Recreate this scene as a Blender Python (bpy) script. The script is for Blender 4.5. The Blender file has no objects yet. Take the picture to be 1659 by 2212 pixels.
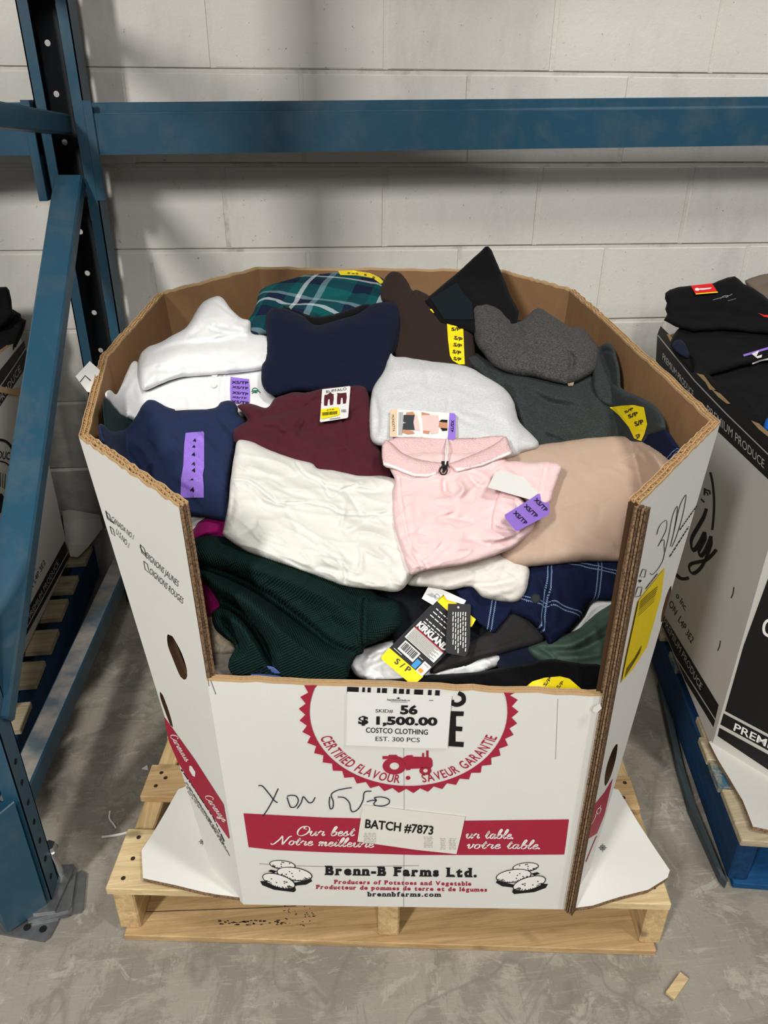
import bpy, math, random
import numpy as np
from mathutils import Vector, Matrix
from mathutils.geometry import delaunay_2d_cdt

random.seed(7)
scene = bpy.context.scene
COL = scene.collection

# ------------------------------------------------------------------ camera
W, H = 1659, 2212
FPX = 1661.0
PITCH, YAW, ROLL = math.radians(28.5), 0.10196, 0.0074
CAM = np.array([.4031, -.9302, 1.3867])
_f = np.array([math.sin(YAW)*math.cos(PITCH), math.cos(YAW)*math.cos(PITCH), -math.sin(PITCH)])
_r = np.array([math.cos(YAW), -math.sin(YAW), 0.0])
_u = np.cross(_r, _f)
RT = math.cos(ROLL)*_r + math.sin(ROLL)*_u
UP = -math.sin(ROLL)*_r + math.cos(ROLL)*_u
FW = _f
cd = bpy.data.cameras.new('camera')
cam = bpy.data.objects.new('camera', cd); COL.objects.link(cam)
cam.matrix_world = Matrix(((RT[0], UP[0], -FW[0], CAM[0]), (RT[1], UP[1], -FW[1], CAM[1]),
                           (RT[2], UP[2], -FW[2], CAM[2]), (0, 0, 0, 1)))
cd.sensor_fit = 'HORIZONTAL'; cd.sensor_width = 36.0; cd.lens = 36.0*FPX/W
cd.clip_start = .02
scene.camera = cam

# ------------------------------------------------------------------ world, lamps, exposure
scene.view_settings.view_transform = 'Standard'
scene.view_settings.look = 'None'
scene.view_settings.exposure = 0.0
scene.view_settings.gamma = 1.0
scene.view_settings.use_curve_mapping = False
wd = bpy.data.worlds.new('warehouse_ambience'); scene.world = wd; wd.use_nodes = True
bg = wd.node_tree.nodes['Background']
bg.inputs[0].default_value = (.93, .96, 1.0, 1); bg.inputs[1].default_value = .095

def area(name, loc, target, sx, sy, power, col):
    l = bpy.data.lights.new(name, 'AREA'); l.shape = 'RECTANGLE'; l.size = sx; l.size_y = sy
    l.energy = power; l.color = col
    o = bpy.data.objects.new(name, l); COL.objects.link(o)
    o.location = loc
    d = Vector(target) - Vector(loc)
    o.rotation_euler = d.to_track_quat('-Z', 'Y').to_euler()
    return o
# high-bay strip lamps hanging over the aisle, left and right of the photographer, and a fainter row behind
area('aisle_strip_lamp', (-2.0, -3.3, 4.0), (.3, .6, .7), .4, .9, 190, (1.0, .975, .935))
area('aisle_strip_lamp', (2.2, -1.6, 4.8), (.6, .3, .6), .25, 1.1, 92, (1.0, .98, .945))
area('aisle_strip_lamp', (.6, -4.2, 4.2), (.6, .2, .5), .4, 1.6, 92, (1.0, .98, .95))

# ------------------------------------------------------------------ pixel helpers (photograph pixels to points of the place)
def rays(p):
    p = np.asarray(p, float).reshape(-1, 2)
    d = FW[None, :] + (p[:, :1]-W/2)/FPX*RT[None, :] - (p[:, 1:]-H/2)/FPX*UP[None, :]
    return d
def atz(px, py, z):
    d = rays([(px, py)])[0]; return CAM + d*(z-CAM[2])/d[2]
def aty(px, py, y):
    d = rays([(px, py)])[0]; return CAM + d*(y-CAM[1])/d[1]
def atx(px, py, x):
    d = rays([(px, py)])[0]; return CAM + d*(x-CAM[0])/d[0]

class Plane:
    """a flat surface of the place; maps photograph pixels onto it"""
    def __init__(s, p0, n, off=0.0):
        s.p0 = np.asarray(p0, float); s.n = np.asarray(n, float)/np.linalg.norm(n)
        if np.dot(s.n, CAM-s.p0) < 0: s.n = -s.n
        s.off = off
    def __call__(s, p, off=0.0):
        d = rays(p); q = s.p0 + s.n*(s.off+off)
        t = ((q-CAM)@s.n)/(d@s.n)
        return CAM + d*t[:, None]
def plane3(a, b, c, off=0.0):
    a, b, c = map(np.asarray, (a, b, c))
    return Plane(a, np.cross(b-a, c-a), off)

# ------------------------------------------------------------------ object helpers
def tag(o, label=None, cat=None, group=None, kind=None):
    if label: o['label'] = label
    if cat: o['category'] = cat
    if group: o['group'] = group
    if kind: o['kind'] = kind
    return o
def empty(name, loc, label=None, cat=None, group=None):
    o = bpy.data.objects.new(name, None); COL.objects.link(o); o.location = Vector([float(v) for v in loc])
    o.empty_display_size = .05
    return tag(o, label, cat, group)
def root_of(o):
    while o.parent: o = o.parent
    return o
def link(name, verts, faces, mats, parent=None, fmat=None, smooth=False, uvs=None):
    me = bpy.data.meshes.new(name)
    v = np.asarray(verts, float).reshape(-1, 3)
    org = np.zeros(3)
    if parent is None:
        org = np.array([(v[:, 0].min()+v[:, 0].max())/2, (v[:, 1].min()+v[:, 1].max())/2, v[:, 2].min()])
    else:
        org = np.array(root_of(parent).location)
    me.from_pydata((v-org).tolist(), [], faces)
    if not isinstance(mats, (list, tuple)): mats = [mats]
    for m in mats: me.materials.append(m)
    if fmat is not None: me.polygons.foreach_set('material_index', np.asarray(fmat, np.int32))
    if smooth: me.polygons.foreach_set('use_smooth', np.ones(len(me.polygons), bool))
    if uvs is not None:
        ul = me.uv_layers.new(name='UVMap')
        li = np.zeros(len(me.loops), np.int32); me.loops.foreach_get('vertex_index', li)
        ul.data.foreach_set('uv', np.asarray(uvs, np.float32)[li].ravel())
    me.update()
    o = bpy.data.objects.new(name, me); COL.objects.link(o)
    if parent is None: o.location = Vector(org)
    else: o.parent = parent          # children of a root keep its origin; a child's own children share it
    return o

class MB:
    """collects simple solids into one mesh"""
    def __init__(s): s.v = []; s.f = []; s.m = []
    def add(s, v, f, m=0):
        k = len(s.v); s.v += [tuple(map(float, p)) for p in v]; s.f += [tuple(i+k for i in q) for q in f]; s.m += [m]*len(f)
    def box(s, c, ax, half, m=0, bev=0.0):
        """oriented box: centre, three axes (unit rows), half sizes; bevelled edges"""
        c = np.asarray(c, float); ax = np.asarray(ax, float); h = np.asarray(half, float)
        if bev <= 0:
            sg = [(-1,-1,-1),(1,-1,-1),(1,1,-1),(-1,1,-1),(-1,-1,1),(1,-1,1),(1,1,1),(-1,1,1)]
            v = [c + (np.array(g)*h)@ax for g in sg]
            s.add(v, [(0,3,2,1),(4,5,6,7),(0,1,5,4),(1,2,6,5),(2,3,7,6),(3,0,4,7)], m); return
        v = []; idx = {}
        for sx in (-1, 1):
            for sy in (-1, 1):
                for sz in (-1, 1):
                    for a in range(3):
                        q = h-bev; q = q.copy(); q[a] = h[a]
                        idx[(sx, sy, sz, a)] = len(v); v.append(c+(np.array((sx, sy, sz))*q)@ax)
        f = []
        for a in range(3):
            b, d = [(1, 2), (2, 0), (0, 1)][a]
            for sg in (-1, 1):
                ring = []
                for u, w in ((-1,-1),(1,-1),(1,1),(-1,1)):
                    k = [0, 0, 0]; k[a] = sg; k[b] = u; k[d] = w; ring.append(idx[(*k, a)])
                f.append(tuple(ring if sg > 0 else ring[::-1]))
        for a in range(3):                      # edge strips
            b, d = [(1, 2), (2, 0), (0, 1)][a]
            for u in (-1, 1):
                for w in (-1, 1):
                    def kk(t, face):
                        k = [0, 0, 0]; k[a] = t; k[b] = u; k[d] = w; return idx[(*k, face)]
                    q = [kk(-1, b), kk(1, b), kk(1, d), kk(-1, d)]
                    f.append(tuple(q if u*w > 0 else q[::-1]))
        for sx in (-1, 1):
            for sy in (-1, 1):
                for sz in (-1, 1):
                    q = [idx[(sx, sy, sz, a)] for a in range(3)]
                    f.append(tuple(q if sx*sy*sz > 0 else q[::-1]))
        s.add(v, f, m)
    def bar(s, a, b, w, t, side, m=0, bev=0.0):
        """box from a to b; 'side' points along its width w, t is the thickness"""
        a = np.asarray(a, float); b = np.asarray(b, float)
        d = b-a; L = np.linalg.norm(d); d /= L
        sd = np.asarray(side, float); sd = sd-d*np.dot(sd, d); sd /= np.linalg.norm(sd)
        s.box((a+b)/2, [d, sd, np.cross(d, sd)], (L/2, w/2, t/2), m, bev)
    def cyl(s, a, b, r, n=20, m=0, r2=None, caps=True):
        a = np.asarray(a, float); b = np.asarray(b, float); d = (b-a)/np.linalg.norm(b-a)
        x = np.cross(d, (0, 0, 1) if abs(d[2]) < .9 else (1, 0, 0)); x /= np.linalg.norm(x); y = np.cross(d, x)
        r2 = r if r2 is None else r2
        ang = [2*math.pi*i/n for i in range(n)]
        v = [a+r*(math.cos(t)*x+math.sin(t)*y) for t in ang]+[b+r2*(math.cos(t)*x+math.sin(t)*y) for t in ang]
        f = [(i, (i+1) % n, n+(i+1) % n, n+i) for i in range(n)]
        if caps: f += [tuple(range(n-1, -1, -1)), tuple(range(n, 2*n))]
        s.add(v, f, m)
    def prism(s, poly, h, m=0):
        """poly: 3-D ring, extruded by vector h"""
        p = [np.asarray(q, float) for q in poly]; n = len(p); h = np.asarray(h, float)
        s.add(p+[q+h for q in p], [tuple(range(n-1, -1, -1)), tuple(range(n, 2*n))]+[(i, (i+1) % n, n+(i+1) % n, n+i) for i in range(n)], m)
    def build(s, name, mats, parent=None, smooth=False):
        return link(name, s.v, s.f, mats, parent, s.m, smooth)

# ------------------------------------------------------------------ flat and draped patches
def resample(poly, step, closed=True):
    p = np.asarray(poly, float); out = []
    n = len(p); m = n if closed else n-1
    for i in range(m):
        a = p[i]; b = p[(i+1) % n]; k = max(1, int(round(np.linalg.norm(b-a)/step)))
        for j in range(k): out.append(a+(b-a)*j/k)
    if not closed: out.append(p[-1])
    return np.array(out)
def smoothpoly(poly, step, closed=True, tens=.5):
    """Catmull-Rom through the points, resampled"""
    p = np.asarray(poly, float); n = len(p); out = []
    m = n if closed else n-1
    for i in range(m):
        if closed: p0, p1, p2, p3 = p[(i-1) % n], p[i], p[(i+1) % n], p[(i+2) % n]
        else: p0, p1, p2, p3 = p[max(i-1, 0)], p[i], p[i+1], p[min(i+2, n-1)]
        k = max(1, int(round(np.linalg.norm(p2-p1)/step)))
        for j in range(k):
            t = j/k
            out.append(.5*((2*p1)+(p2-p0)*t+(2*p0-5*p1+4*p2-p3)*t*t+(3*p1-p0-3*p2+p3)*t**3))
    if not closed: out.append(p[-1])
    return np.array(out)
def inside(poly, q):
    x, y = q[:, 0], q[:, 1]; c = np.zeros(len(q), bool); n = len(poly); j = n-1
    for i in range(n):
        xi, yi = poly[i]; xj, yj = poly[j]
        if yi != yj:
            c ^= ((yi > y) != (yj > y)) & (x < (xj-xi)*(y-yi)/(yj-yi)+xi)
        j = i
    return c
def segdist(q, line, closed=False, want_t=False):
    p = np.asarray(line, float)
    if closed: p = np.vstack([p, p[:1]])
    a, b = p[:-1], p[1:]; ab = b-a; L2 = np.maximum((ab**2).sum(1), 1e-9); L = np.sqrt(L2)
    cum = np.concatenate([[0], np.cumsum(L)])
    best = np.full(len(q), 1e9); tb = np.zeros(len(q)); sg = np.zeros(len(q))
    for i in range(len(a)):
        w = q-a[i]; t = np.clip((w@ab[i])/L2[i], 0, 1)
        e = w-t[:, None]*ab[i]; d = np.hypot(e[:, 0], e[:, 1]); k = d < best
        best[k] = d[k]
        if want_t:
            tb[k] = ((cum[i]+t*L[i])/cum[-1])[k]; sg[k] = np.sign(ab[i, 0]*w[:, 1]-ab[i, 1]*w[:, 0])[k]
    return (best, tb, sg) if want_t else best
def triangulate(loops, step):
    """loops: outline first, then holes; interior filled with a triangular lattice of points"""
    out = loops[0]
    pts = []
    if step:
        x0, y0 = out.min(0); x1, y1 = out.max(0); dy = step*.866
        rows = [np.column_stack([np.arange(x0+(step/2 if k % 2 else 0), x1, step), np.full(len(np.arange(x0+(step/2 if k % 2 else 0), x1, step)), y0+k*dy)]) for k in range(int((y1-y0)/dy)+1)]
        g = np.vstack(rows)
        g = g[inside(out, g)]
        if len(g):
            for lp in loops: g = g[segdist(g, lp, True) > step*.55]
            for lp in loops[1:]: g = g[~inside(lp, g)]
        pts = g.tolist() if len(g) else []
    v = []; e = []; 
    for lp in loops:
        k = len(v); n = len(lp); v += [tuple(p) for p in lp]; e += [(k+i, k+(i+1) % n) for i in range(n)]
    v += [tuple(p) for p in pts]
    r = delaunay_2d_cdt([Vector(p) for p in v], e, [], 1, 1e-5)
    V = np.array([tuple(p) for p in r[0]]); Fc = [tuple(f) for f in r[2]]
    if len(loops) > 1:
        cen = np.array([(V[f[0]]+V[f[1]]+V[f[2]])/3 for f in Fc]); keep = np.ones(len(Fc), bool)
        for lp in loops[1:]: keep &= ~inside(lp, cen)
        Fc = [f for f, q in zip(Fc, keep) if q]
    A = []
    for f in Fc:
        a, b, c = V[f[0]], V[f[1]], V[f[2]]
        A.append(f if (b[0]-a[0])*(c[1]-a[1])-(b[1]-a[1])*(c[0]-a[0]) < 0 else f[::-1])   # faces look to the camera (y down)
    return V, A
def patch(name, polys, surf, off, mats, parent, step=0, thick=0.0, fmat=None):
    """thin sheet(s) laid on a surface: outlines in photograph pixels; thick gives a card real thickness"""
    vs, fs, ms = [], [], []
    for k, poly in enumerate(polys):
        loops = poly if isinstance(poly[0][0], (list, tuple, np.ndarray)) else [poly]
        loops = [np.asarray(l, float) for l in loops]
        if step: loops = [resample(l, step) for l in loops]
        V, Fc = triangulate(loops, step)
        P = surf(V, off); b = len(vs); n = len(V)
        vs += P.tolist(); fs += [tuple(i+b for i in f) for f in Fc]; ms += [(fmat[k] if fmat else 0)]*len(Fc)
        if thick:
            P2 = surf(V, off-thick); vs += P2.tolist(); fs += [tuple(i+b+n for i in f[::-1]) for f in Fc]; ms += [(fmat[k] if fmat else 0)]*len(Fc)
            cnt = {}
            for f in Fc:
                for i in range(3): cnt[(f[i], f[(i+1) % 3])] = 1
            for (i, j) in list(cnt):
                if (j, i) not in cnt: fs.append((i+b, i+b+n, j+b+n, j+b)); ms.append(fmat[k] if fmat else 0)
    return link(name, vs, fs, mats, parent, ms)
def ribbon(line, w, closed=False, pen=None):
    """stroke along a polyline as a polygon strip in the same 2-D space; pen=(angle, thin) gives a broad-nib stroke"""
    p = np.asarray(line, float); n = len(p)
    L, R = [], []
    for i in range(n):
        d = p[min(i+1, n-1)]-p[max(i-1, 0)]; l = np.hypot(*d); d = d/l if l > 1e-9 else np.array((1., 0))
        nn = np.array((-d[1], d[0])); ww = w
        if pen: ww = w*max(pen[1], abs(d[0]*math.sin(pen[0])-d[1]*math.cos(pen[0])))
        L.append(p[i]+nn*ww/2); R.append(p[i]-nn*ww/2)
    return np.array(L), np.array(R)
class Ink:
    """printed marks: 2-D triangles in photograph pixels, later laid on a surface"""
    def __init__(s): s.v = []; s.f = []; s.m = []
    def tri(s, V, Fc, m=0):
        k = len(s.v); s.v += [tuple(map(float, p)) for p in V]; s.f += [tuple(i+k for i in f) for f in Fc]; s.m += [m]*len(Fc)
    def poly(s, pts, m=0, step=0, holes=()):
        loops = [np.asarray(l, float) for l in [pts]+list(holes)]
        if step: loops = [resample(l, step) for l in loops]
        s.tri(*triangulate(loops, step), m)
    def line(s, pts, w, m=0, curve=True, pen=None, closed=False):
        pts = list(pts)
        if closed: pts = pts+[pts[0]]
        p = smoothpoly(pts, max(1.5, min(w*.7, 3.0)), False) if curve and len(pts) > 2 else resample(pts, 12, False)
        L, R = ribbon(p, w, False, pen); n = len(p)
        V = np.vstack([L, R]); Fc = []
        for i in range(n-1):
            Fc.append((i, i+1, n+i+1, n+i))
        k = len(s.v); s.v += [tuple(q) for q in V]; s.f += [tuple(i+k for i in f) for f in Fc]; s.m += [m]*len(Fc)
    def text(s, body, p0, p1, cap, m=0, bold=0.0, shear=0.0, up=None, fit=True, space=1.0):
        """text from pixel p0 to pixel p1 along its baseline, capital height 'cap' pixels"""
        V, Fc, w = glyphs(body, bold, shear, space)
        p0 = np.asarray(p0, float); p1 = np.asarray(p1, float); d = p1-p0
        if up is None:
            u = np.array((d[1], -d[0]))/np.hypot(*d)*cap
        else:
            u = np.asarray(up, float)
        P = p0 + V[:, :1]/w*d + V[:, 1:]*u
        s.tri(P, Fc, m)
    def arc_text(s, body, fn, a0, a1, m=0, bold=0.0):
        """fn(angle, height 0..1) -> pixel; letters set one by one from a0 to a1"""
        ws = [glyphs(c, bold, 0)[2] if c != ' ' else .35 for c in body]; tot = sum(ws)+.16*(len(body)-1); a = 0
        for c, w in zip(body, ws):
            if c != ' ':
                V, Fc, w_ = glyphs(c, bold, 0)
                P = np.array([fn(a0+(a1-a0)*(a+x)/tot, y) for x, y in V]); s.tri(P, Fc, m)
            a += w+.16
    def build(s, name, surf, off, mats, parent):
        v = surf(np.array(s.v), off)
        a = np.array(s.v); fs = []
        for f in s.f:
            p = a[list(f[:3])]
            cr = (p[1, 0]-p[0, 0])*(p[2, 1]-p[0, 1])-(p[1, 1]-p[0, 1])*(p[2, 0]-p[0, 0])
            fs.append(f if cr < 0 else f[::-1])
        return link(name, v, fs, mats, parent, s.m)
_gl = {}
def glyphs(body, bold=0.0, shear=0.0, space=1.0):
    key = (body, bold, shear, space)
    if key in _gl: return _gl[key]
    c = bpy.data.curves.new('t', 'FONT'); c.body = body; c.offset = bold; c.shear = shear; c.resolution_u = 3; c.size = 1.0
    c.space_character = space
    o = bpy.data.objects.new('t', c); COL.objects.link(o)
    dg = bpy.context.evaluated_depsgraph_get(); dg.update()
    me = o.evaluated_get(dg).to_mesh()
    V = np.array([v.co[:2] for v in me.vertices]).reshape(-1, 2); Fc = [tuple(p.vertices) for p in me.polygons]
    o.evaluated_get(dg).to_mesh_clear()
    bpy.data.objects.remove(o); bpy.data.curves.remove(c)
    if 'H' not in _cap:
        _cap['H'] = .729
    V = V/_cap['H']
    x0 = V[:, 0].min(); V[:, 0] -= x0; w = V[:, 0].max()
    _gl[key] = (V, Fc, max(w, 1e-4)); return _gl[key]
_cap = {}

# ------------------------------------------------------------------ materials
def lin(c):
    c = np.asarray(c, float)/255.0
    return tuple(np.where(c <= .04045, c/12.92, ((c+.055)/1.055)**2.4))
class NT:
    def __init__(s, name):
        s.m = bpy.data.materials.new(name); s.m.use_nodes = True; s.t = s.m.node_tree; s.n = s.t.nodes
        s.b = s.n['Principled BSDF']; s.x = None
    def node(s, typ, **kw):
        n = s.n.new(typ)
        for k, v in kw.items(): setattr(n, k, v)
        return n
    def ln(s, a, b): s.t.links.new(a, b)
    def coord(s, kind='Object', scale=(1, 1, 1), rot=(0, 0, 0), loc=(0, 0, 0)):
        if kind == 'World':
            g = s.node('ShaderNodeNewGeometry').outputs['Position']
        else:
            g = s.node('ShaderNodeTexCoord').outputs[kind]
        mp = s.node('ShaderNodeMapping'); s.ln(g, mp.inputs[0])
        mp.inputs['Scale'].default_value = scale; mp.inputs['Rotation'].default_value = rot; mp.inputs['Location'].default_value = loc
        return mp.outputs[0]
    def noise(s, vec, scale, detail=4, rough=.55, dist=0.0):
        n = s.node('ShaderNodeTexNoise'); s.ln(vec, n.inputs['Vector'])
        n.inputs['Scale'].default_value = scale; n.inputs['Detail'].default_value = detail
        n.inputs['Roughness'].default_value = rough; n.inputs['Distortion'].default_value = dist
        return n.outputs['Fac']
    def vor(s, vec, scale, feat='F1', out='Distance'):
        n = s.node('ShaderNodeTexVoronoi', feature=feat); s.ln(vec, n.inputs['Vector']); n.inputs['Scale'].default_value = scale
        return n.outputs[out]
    def wave(s, vec, scale, dist=0, axis='X', prof='SIN', det=0, dsc=1):
        n = s.node('ShaderNodeTexWave', wave_type='BANDS', bands_direction=axis, wave_profile=prof); s.ln(vec, n.inputs['Vector'])
        n.inputs['Scale'].default_value = scale; n.inputs['Distortion'].default_value = dist; n.inputs['Detail'].default_value = det; n.inputs['Detail Scale'].default_value = dsc
        return n.outputs['Fac']
    def ramp(s, fac, stops):
        n = s.node('ShaderNodeValToRGB'); s.ln(fac, n.inputs[0]); e = n.color_ramp.elements
        while len(e) < len(stops): e.new(.5)
        for i, (p, c) in enumerate(stops):
            e[i].position = p; e[i].color = (c, c, c, 1) if np.isscalar(c) else (*c[:3], 1)
        return n.outputs[0]
    def mix(s, fac, a, b, mode='MIX'):
        n = s.node('ShaderNodeMix', data_type='RGBA', blend_type=mode)
        for si, v in ((0, fac), (6, a), (7, b)):
            sock = n.inputs[si]
            if hasattr(v, 'node'): s.ln(v, sock)
            elif np.isscalar(v): sock.default_value = v if si == 0 else (v, v, v, 1)
            else: sock.default_value = (*v[:3], 1)
        return n.outputs[2]
    def math(s, op, a, b=None, c=None):
        n = s.node('ShaderNodeMath', operation=op)
        for i, v in enumerate((a, b, c)):
            if v is None: continue
            if hasattr(v, 'node'): s.ln(v, n.inputs[i])
            else: n.inputs[i].default_value = v
        return n.outputs[0]
    def bump(s, h, strength=.3, dist=.002):
        n = s.node('ShaderNodeBump'); n.inputs['Strength'].default_value = strength; n.inputs['Distance'].default_value = dist
        s.ln(h, n.inputs['Height'])
        if s.x is not None: s.ln(s.x, n.inputs['Normal'])
        s.x = n.outputs[0]; s.ln(s.x, s.b.inputs['Normal'])
    def done(s, col, rough=.6, spec=.5, metal=0.0, sheen=0.0):
        if hasattr(col, 'node'): s.ln(col, s.b.inputs['Base Color'])
        else: s.b.inputs['Base Color'].default_value = (*col[:3], 1)
        if hasattr(rough, 'node'): s.ln(rough, s.b.inputs['Roughness'])
        else: s.b.inputs['Roughness'].default_value = rough
        s.b.inputs['Specular IOR Level'].default_value = spec; s.b.inputs['Metallic'].default_value = metal
        if sheen: s.b.inputs['Sheen Weight'].default_value = sheen; s.b.inputs['Sheen Roughness'].default_value = .5
        return s.m

def m_ink(name, c, rough=.6, var=.06):
    t = NT(name); v = t.coord('World'); n = t.noise(v, 60, 3); c = np.array(lin(c))
    return t.done(t.mix(n, c*(1-var), np.minimum(c*(1+var), 1)), rough, .3)
def m_board(name, c, dirt=.12, bump=.12):
    """paper-faced cardboard"""
    t = NT(name); v = t.coord('World'); c = np.array(lin(c))
    n = t.noise(v, 9, 6, .65); g = t.ramp(t.noise(v, 2.5, 4), [(.35, 0), (.7, 1)])
    col = t.mix(n, c*.95, np.minimum(c*1.03, .95)); col = t.mix(t.math('MULTIPLY', g, dirt), col, c*.72)
    fl = t.wave(t.coord('World', (1, 1, 0)), 55, 1.2)
    t.bump(fl, .04, .001); t.bump(n, bump, .004)
    return t.done(col, .62, .35)
def m_kraft(name, c, flute=0):
    t = NT(name); v = t.coord('World'); c = np.array(lin(c))
    n = t.noise(v, 30, 6, .7); st = t.noise(t.coord('World', (1, 1, .06)), 90, 3)
    col = t.mix(n, c*.82, c*1.12); col = t.mix(t.math('MULTIPLY', st, .45), col, c*.7)
    t.bump(st, .15, .001)
    return t.done(col, .8, .2)
def m_layers(name, c):
    """raw edge of corrugated board: liners and flutes"""
    t = NT(name); v = t.coord('World'); c = np.array(lin(c))
    n = t.noise(v, 260, 3, .7); k = t.ramp(n, [(.40, .0), (.55, 1)])
    col = t.mix(k, c*.42, c*1.05); t.bump(n, .7, .002)
    return t.done(col, .85, .15)
def m_wood(name, c, axis=0, tint=None, paint=None):
    t = NT(name); sc = [10, 10, 10]; sc[axis] = .55; c = np.array(lin(c))
    v = t.coord('World', tuple(sc)); n = t.noise(v, 5, 7, .7, .8); g = t.noise(t.coord('World'), 9, 5, .7)
    s2 = [60, 60, 60]; s2[axis] = 2.0; fine = t.noise(t.coord('World', tuple(s2)), 6, 4, .7)
    col = t.mix(t.ramp(n, [(.32, 0), (.66, 1)]), c*np.array((.66, .60, .52)), np.minimum(c*1.14, 1))
    col = t.mix(t.ramp(fine, [(.52, 0), (.72, .5)]), col, c*np.array((.50, .44, .38)))
    col = t.mix(t.ramp(g, [(.54, 0), (.74, .5)]), col, c*np.array((.58, .55, .54)))
    kn = t.vor(t.coord('World', tuple(6 if q != axis else 3 for q in range(3))), 1.6); col = t.mix(t.ramp(kn, [(.05, .75), (.11, 0)]), col, c*.30)
    t.bump(n, .3, .003); t.bump(fine, .35, .0015)
    if paint is not None:
        p = np.array(lin(paint)); col = t.mix(t.ramp(t.noise(t.coord('World', (3, 3, 6)), 6, 6, .75, .4), [(.44, 0), (.56, 1)]), t.mix(n, p*.7, p*1.15), col)
    return t.done(col, .75, .25)
def m_steel_paint(name, c, dust=.32):
    t = NT(name); v = t.coord('World'); c = np.array(lin(c))
    n = t.noise(v, 7, 5, .6);     nm = t.node('ShaderNodeNewGeometry').outputs['Normal']; sp = t.node('ShaderNodeSeparateXYZ'); t.ln(nm, sp.inputs[0])
    up = t.ramp(sp.outputs[2], [(.86, 0), (.97, 1)])                     # settled dust lies on upward faces
    col = t.mix(t.noise(v, 90, 2), c*.93, c*1.07); col = t.mix(t.ramp(t.noise(v, 9, 6, .65, .5), [(.48, 0), (.72, dust)]), col, lin((96, 98, 94)))
    col = t.mix(t.math('MULTIPLY', up, t.ramp(t.noise(v, 11, 5, .6), [(.38, .25), (.62, .95)])), col, lin((150, 143, 134)))
    chips = t.ramp(t.noise(v, 40, 6, .8), [(.70, 0), (.73, 1)]); col = t.mix(t.math('MULTIPLY', chips, .5), col, lin((120, 140, 145)))
    t.bump(t.noise(v, 300, 2), .05, .001)
    return t.done(col, t.ramp(n, [(.3, .30), (.7, .46)]), .5)
def cloth_nt(name, c, vary=.07, weave=900, wb=.25, sheen=.25, fuzz=0.0, c2=None):
    t = NT(name); v = t.coord('World'); c = np.array(lin(c))
    n = t.noise(v, 22, 4, .6)
    col = t.mix(n, c*(1-vary), np.minimum(c*(1+vary), .95))
    if c2 is not None:                                                   # heather yarn flecks
        k = t.ramp(t.noise(t.coord('World', (1, 1.6, 1.6)), 260, 4, .75), [(.38, 0), (.64, 1)]); col = t.mix(k, col, lin(c2))
    w = t.noise(v, weave, 2, .5); t.bump(w, wb, .0012)
    t.bump(t.noise(v, 75, 5, .6), .22, .003)
    return t, col, v
def m_cloth(name, c, rough=.9, sheen=.2, **k):
    t, col, v = cloth_nt(name, c, **k); return t.done(col, rough, .14, 0, sheen*.12)
# ------------------------------------------------------------------ materials of the place
def m_wall():
    t = NT('painted_block'); v = t.coord('World'); c = np.array(lin((213, 210, 203)))
    n = t.noise(v, 1.6, 5, .6); n2 = t.noise(t.coord('World', (1, 1, .35)), 5, 5, .7); sp = t.noise(v, 60, 5, .8)
    col = t.mix(t.ramp(n, [(.35, 0), (.7, 1)]), c*.93, c*1.04)
    col = t.mix(t.ramp(n2, [(.54, 0), (.8, .42)]), col, c*.5)
    col = t.mix(t.ramp(sp, [(.65, 0), (.69, .8)]), col, lin((120, 116, 108)))          # pinholes of the block face
    t.bump(t.noise(v, 45, 6, .7), .35, .004); t.bump(sp, .25, .002)
    # scuffs low down
    s = t.node('ShaderNodeSeparateXYZ'); t.ln(v, s.inputs[0])
    low = t.ramp(s.outputs[2], [(.62, 1), (.86, 0)])
    col = t.mix(t.math('MULTIPLY', low, t.ramp(t.noise(v, 4, 5, .7), [(.25, .25), (.65, .8)])), col, lin((96, 94, 90)))
    return t.done(col, .7, .3)
def m_mortar():
    t = NT('painted_mortar'); v = t.coord('World'); c = np.array(lin((208, 205, 197)))
    n = t.noise(t.coord('World', (1, 1, 1)), 7, 5, .7)
    col = t.mix(t.ramp(n, [(.55, 0), (.75, .6)]), c, lin((120, 114, 104))); t.bump(t.noise(v, 60, 5, .7), .5, .004)
    return t.done(col, .8, .2)
def m_concrete():
    t = NT('floor_concrete'); v = t.coord('World'); c = np.array(lin((152, 146, 135)))
    a = t.noise(v, 2.0, 6, .62, .4); b = t.noise(v, 7, 9, .74, .5); f = t.noise(v, 150, 4, .7); b2 = t.noise(t.coord('World', (1, 1, 1), (0, 0, 0), (3.1, 1.7, 0)), 13, 9, .76, .9)
    col = t.mix(t.ramp(a, [(.3, 0), (.7, 1)]), c*.84, c*1.12)
    col = t.mix(t.ramp(b, [(.49, 0), (.545, .65)]), col, c*.66)                       # worn sealer, in flakes
    col = t.mix(t.ramp(b2, [(.55, 0), (.60, .7)]), col, c*1.34)
    g = t.noise(t.coord('World', (1.0, 12, 1), (0, 0, .5)), 13, 6, .72, .6); g2 = t.noise(t.coord('World', (11, 1.0, 1), (0, 0, .2)), 12, 6, .72, .8)
    col = t.mix(t.ramp(g, [(.55, 0), (.68, .6)]), col, c*1.36); col = t.mix(t.ramp(g2, [(.57, 0), (.68, .55)]), col, c*.62)
    w = t.noise(v, 1.3, 3, .5, 1.6); col = t.mix(t.ramp(w, [(.492, 0), (.5, .55), (.508, 0)]), col, c*.6)   # long wandering trowel lines
    col = t.mix(t.ramp(f, [(.60, 0), (.72, .5)]), col, c*.5)
    t.bump(b, .22, .004); t.bump(f, .3, .0015); t.bump(g, .15, .002); t.bump(b2, .2, .003)
    return t.done(col, t.ramp(a, [(.3, .45), (.7, .65)]), .35)
WALL_M, MORT_M, CONC_M = m_wall(), m_mortar(), m_concrete()
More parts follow.
